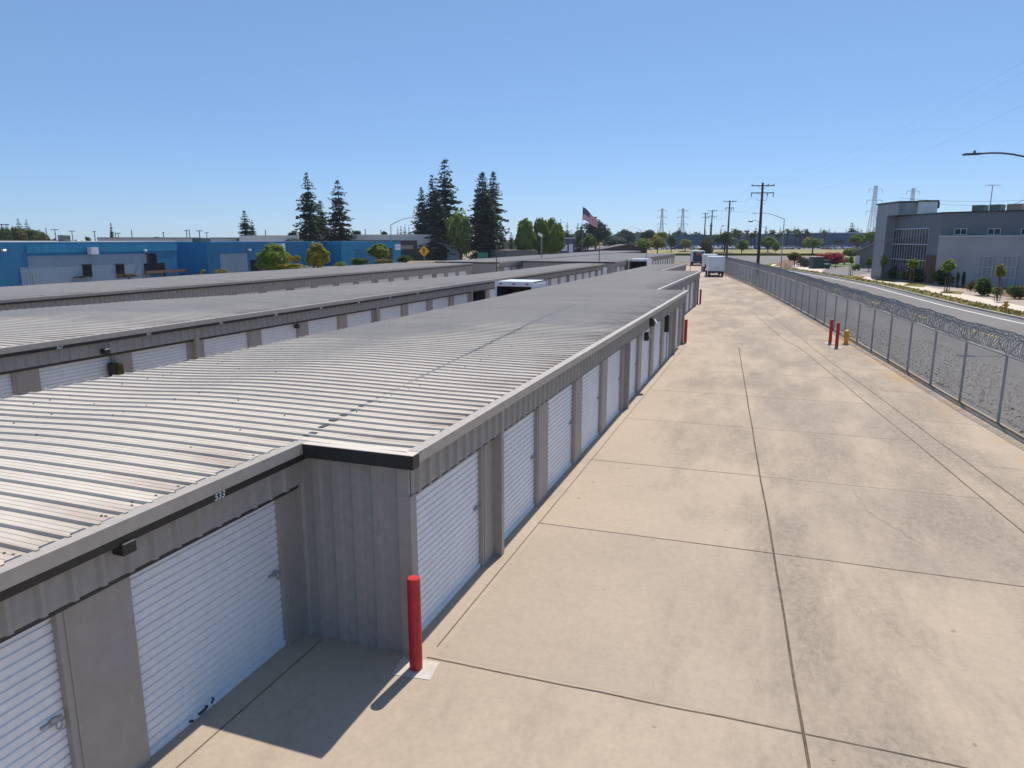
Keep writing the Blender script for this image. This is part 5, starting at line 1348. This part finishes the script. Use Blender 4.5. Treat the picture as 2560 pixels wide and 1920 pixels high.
sign(1503,609,180,'small yellow diamond road sign under the large flag','yellow')
sign(1207,640,112,'green and white street sign below the massive conifer','green')
sign(723,646,90,'orange diamond sign before the large rounded shrub','orange')
ob_ = MB(); c = at(953,653,104); ob_.obox(c-RGT*.75, c+RGT*.75, FWD, Vector((0,0,1)), .25, .28); tag(ob_.build('orange_barrier', 'orange_paint'), 'short orange barrier under the mushroom-shaped tree', 'barrier')
# flag
D = 205; tp = at(1457,518,D); fp = thing('flagpole', (tp.x,tp.y,0), 'tall slender flagpole flying a large striped flag', 'flagpole')
w2 = MB(); w2.tube([(tp.x,tp.y,0),(tp.x,tp.y,tp.z+.4)], [.06,.04], 8); w2.build('pole', 'galv', fp)
fl_ = MB(); NX, NZ = 22, 13; hh = 3.5; ln_ = 5.4
vs = []
for i in range(NX+1):
    f_ = i/NX
    for j in range(NZ+1):
        g_ = j/NZ
        wvx = .30*math.sin(f_*9+g_*1.2)*f_
        p = Vector((tp.x,tp.y,tp.z)) + RGT*(f_*ln_*.80 + .05) + FWD*(wvx*2 + f_*1.0) + Vector((0,0,-g_*hh*(1-.35*f_) - f_*f_*1.2 - f_*2.6 + .2*math.sin(f_*8)))
        vs.append(p)
o_ = len(fl_.v); fl_.v += [tuple(v) for v in vs]
for i in range(NX):
    for j in range(NZ):
        a_ = i*(NZ+1)+j; fl_.f.append((a_,a_+NZ+1,a_+NZ+2,a_+1)); fl_.m.append(2 if (i < NX*.42 and j < 7) else (j % 2))
fo = fl_.build('flag', ['flag_red','flag_white','flag_blue'], fp)
st_ = MB(); rnd = random.Random(1)
for i in range(1, 9):
    for j in range(7):
        if (i+j) % 2 == 0:
            v = vs[i*(NZ+1)+j]*.5 + vs[(i+1)*(NZ+1)+j+1]*.5; st_.obox(v-RGT*.05-FWD*.03, v+RGT*.05-FWD*.03, FWD, Vector((0,0,1)), .01, .05)
st_.build('stars', 'flag_white', fo)
# transmission towers
G10 = 'steel lattice transmission towers'
def tower(px, ptop, D, wpx, label, z0=0):
    tp = at(px, ptop, D); h = tp.z - z0; c = Vector((tp.x,tp.y,z0)); t = thing('transmission_tower', c, label, 'transmission tower', G10)
    wb = wpx*D/F; r = .21*D/800
    lg = MB(); lv = [(0,.92),(.35,.52),(.6,.32),(.85,.24),(1.0,.20)]
    rings = []
    for f_, k in lv: rings.append([c+RGT*(sx*wb*.5*k)+FWD*(sy*wb*.5*k)+Vector((0,0,h*f_)) for sx,sy in ((-1,-1),(1,-1),(1,1),(-1,1))])
    for k in range(4): lg.tube([rg[k] for rg in rings], r, 4)
    lg.build('leg', 'tower_steel', t)
    br_ = MB()
    for i in range(len(lv)-1):
        n2_ = 3 if i < 2 else 2
        for s_ in range(n2_):
            for k in range(4):
                k2 = (k+1) % 4
                A0 = rings[i][k].lerp(rings[i+1][k], s_/n2_); A1 = rings[i][k].lerp(rings[i+1][k], (s_+1)/n2_); B0 = rings[i][k2].lerp(rings[i+1][k2], s_/n2_); B1 = rings[i][k2].lerp(rings[i+1][k2], (s_+1)/n2_)
                br_.tube([A0,B1], r*.6, 3); br_.tube([B0,A1], r*.6, 3); br_.tube([A1,B1], r*.6, 3)
    br_.build('brace', 'tower_steel', t)
    for f_, k in ((.94,1.05),(.76,1.15),(.58,1.1)):
        q = c+Vector((0,0,h*f_)); m2 = MB(); hw = wb*.62*k
        m2.tube([q-RGT*hw, q+RGT*hw], r*.8, 4); m2.tube([q-RGT*hw, q+Vector((0,0,h*.045)), q+RGT*hw], r*.6, 4)
        for s_ in (-1,1): m2.tube([q+RGT*hw*s_, q+RGT*hw*s_-Vector((0,0,h*.055))], r*.9, 4)
        m2.build('crossarm', 'tower_steel', t)
tower(1656,521,800,16,'pale lattice tower at the left of the distant pair above the warehouses')
tower(1708,521,800,18,'pale lattice tower at the right of the distant pair above the warehouses')
tower(2190,464,620,26,'large lattice tower just left of the office tower')
tower(2284,470,640,24,'lattice tower rising behind the office tower')
# overhead wires
G11 = 'overhead wires'
def wire_thing(p, q, sag, label, r=.02, n=24):
    w2 = MB(); pts = []
    for k in range(n+1):
        f_ = k/n; v = Vector(p).lerp(Vector(q), f_); v.z -= sag*4*f_*(1-f_); pts.append(v)
    w2.tube(pts, r, 4); return tag(w2.build('overhead_wire', 'cable'), label, 'wire', G11)
A1 = arm_pts[1899]; A2 = arm_pts[1819]; A3 = arm_pts[1777]
for row in range(2):
    for k in range(3):
        if (row, k) in ((0,0),(0,2),(1,2)):
            end = at(2700+k*12, 72+row*95+k*5, 46)
            wire_thing(A1[row][k], end, 1.6, 'power line rising from the nearest utility pole to the upper right edge', .004)
        wire_thing(A1[row][k], A2[row][k], 1.2, 'power line strung between the nearest and second utility poles', .007)
        wire_thing(A2[row][k], A3[row][k], 1.2, 'power line strung between the second and third utility poles', .013)
wire_thing(at(1893,560,116), at(2610,480,60), 3.6, 'sagging service cable from the nearest pole across the office front', .02)
wire_thing(at(2250,495,640), at(2700,488,640), 4, 'transmission line leaving the towers toward the right edge', .10)
wire_thing(at(2284,505,640), at(2700,500,640), 4, 'lower transmission line leaving the towers toward the right edge', .10)

hz = MB(); hz.box(-900, 700, -60, 1000, -1.0, 70.0)
ho = hz.build('haze', []); 
hm = bpy.data.materials.new('haze'); hm.use_nodes = True
for nn in list(hm.node_tree.nodes):
    if nn.type == 'BSDF_PRINCIPLED': hm.node_tree.nodes.remove(nn)
pv = hm.node_tree.nodes.new('ShaderNodeVolumePrincipled'); pv.inputs['Color'].default_value = (.80,.88,1.0,1); pv.inputs['Density'].default_value = .00013; pv.inputs['Anisotropy'].default_value = .2
hm.node_tree.links.new(pv.outputs[0], hm.node_tree.nodes['Material Output'].inputs['Volume'])
ho.data.materials.append(hm); tag(ho, 'thin pale air haze over the whole place', 'haze', kind='stuff')

# things that look alike get their place in the row
_u = ['first','second','third','fourth','fifth','sixth','seventh','eighth','ninth','tenth','eleventh','twelfth','thirteenth','fourteenth','fifteenth','sixteenth','seventeenth','eighteenth','nineteenth','twentieth']
def ordw(n): return _u[n] if n < 20 else ('twenty-'+_u[n-20] if n < 29 else ('thirtieth' if n == 29 else 'thirty-'+_u[n-30]))
byl = {}
for o in col.objects:
    if o.parent is None and o.get('label'): byl.setdefault(o['label'], []).append(o)
def side(o):
    p = o.location
    if o.type == 'MESH' and p.length < .01:
        n = len(o.data.vertices); p = sum((v.co for v in o.data.vertices), Vector())/n
    return p.dot(RGT)/max(1., p.dot(FWD))
for lab, os_ in byl.items():
    if len(os_) > 1:
        os_.sort(key=side)
        for i, o in enumerate(os_):
            nl = lab + (', leftmost' if i == 0 else (', rightmost' if i == len(os_)-1 else ', %s from the left' % ordw(i)))
            if len(nl.split()) <= 16: o['label'] = nl
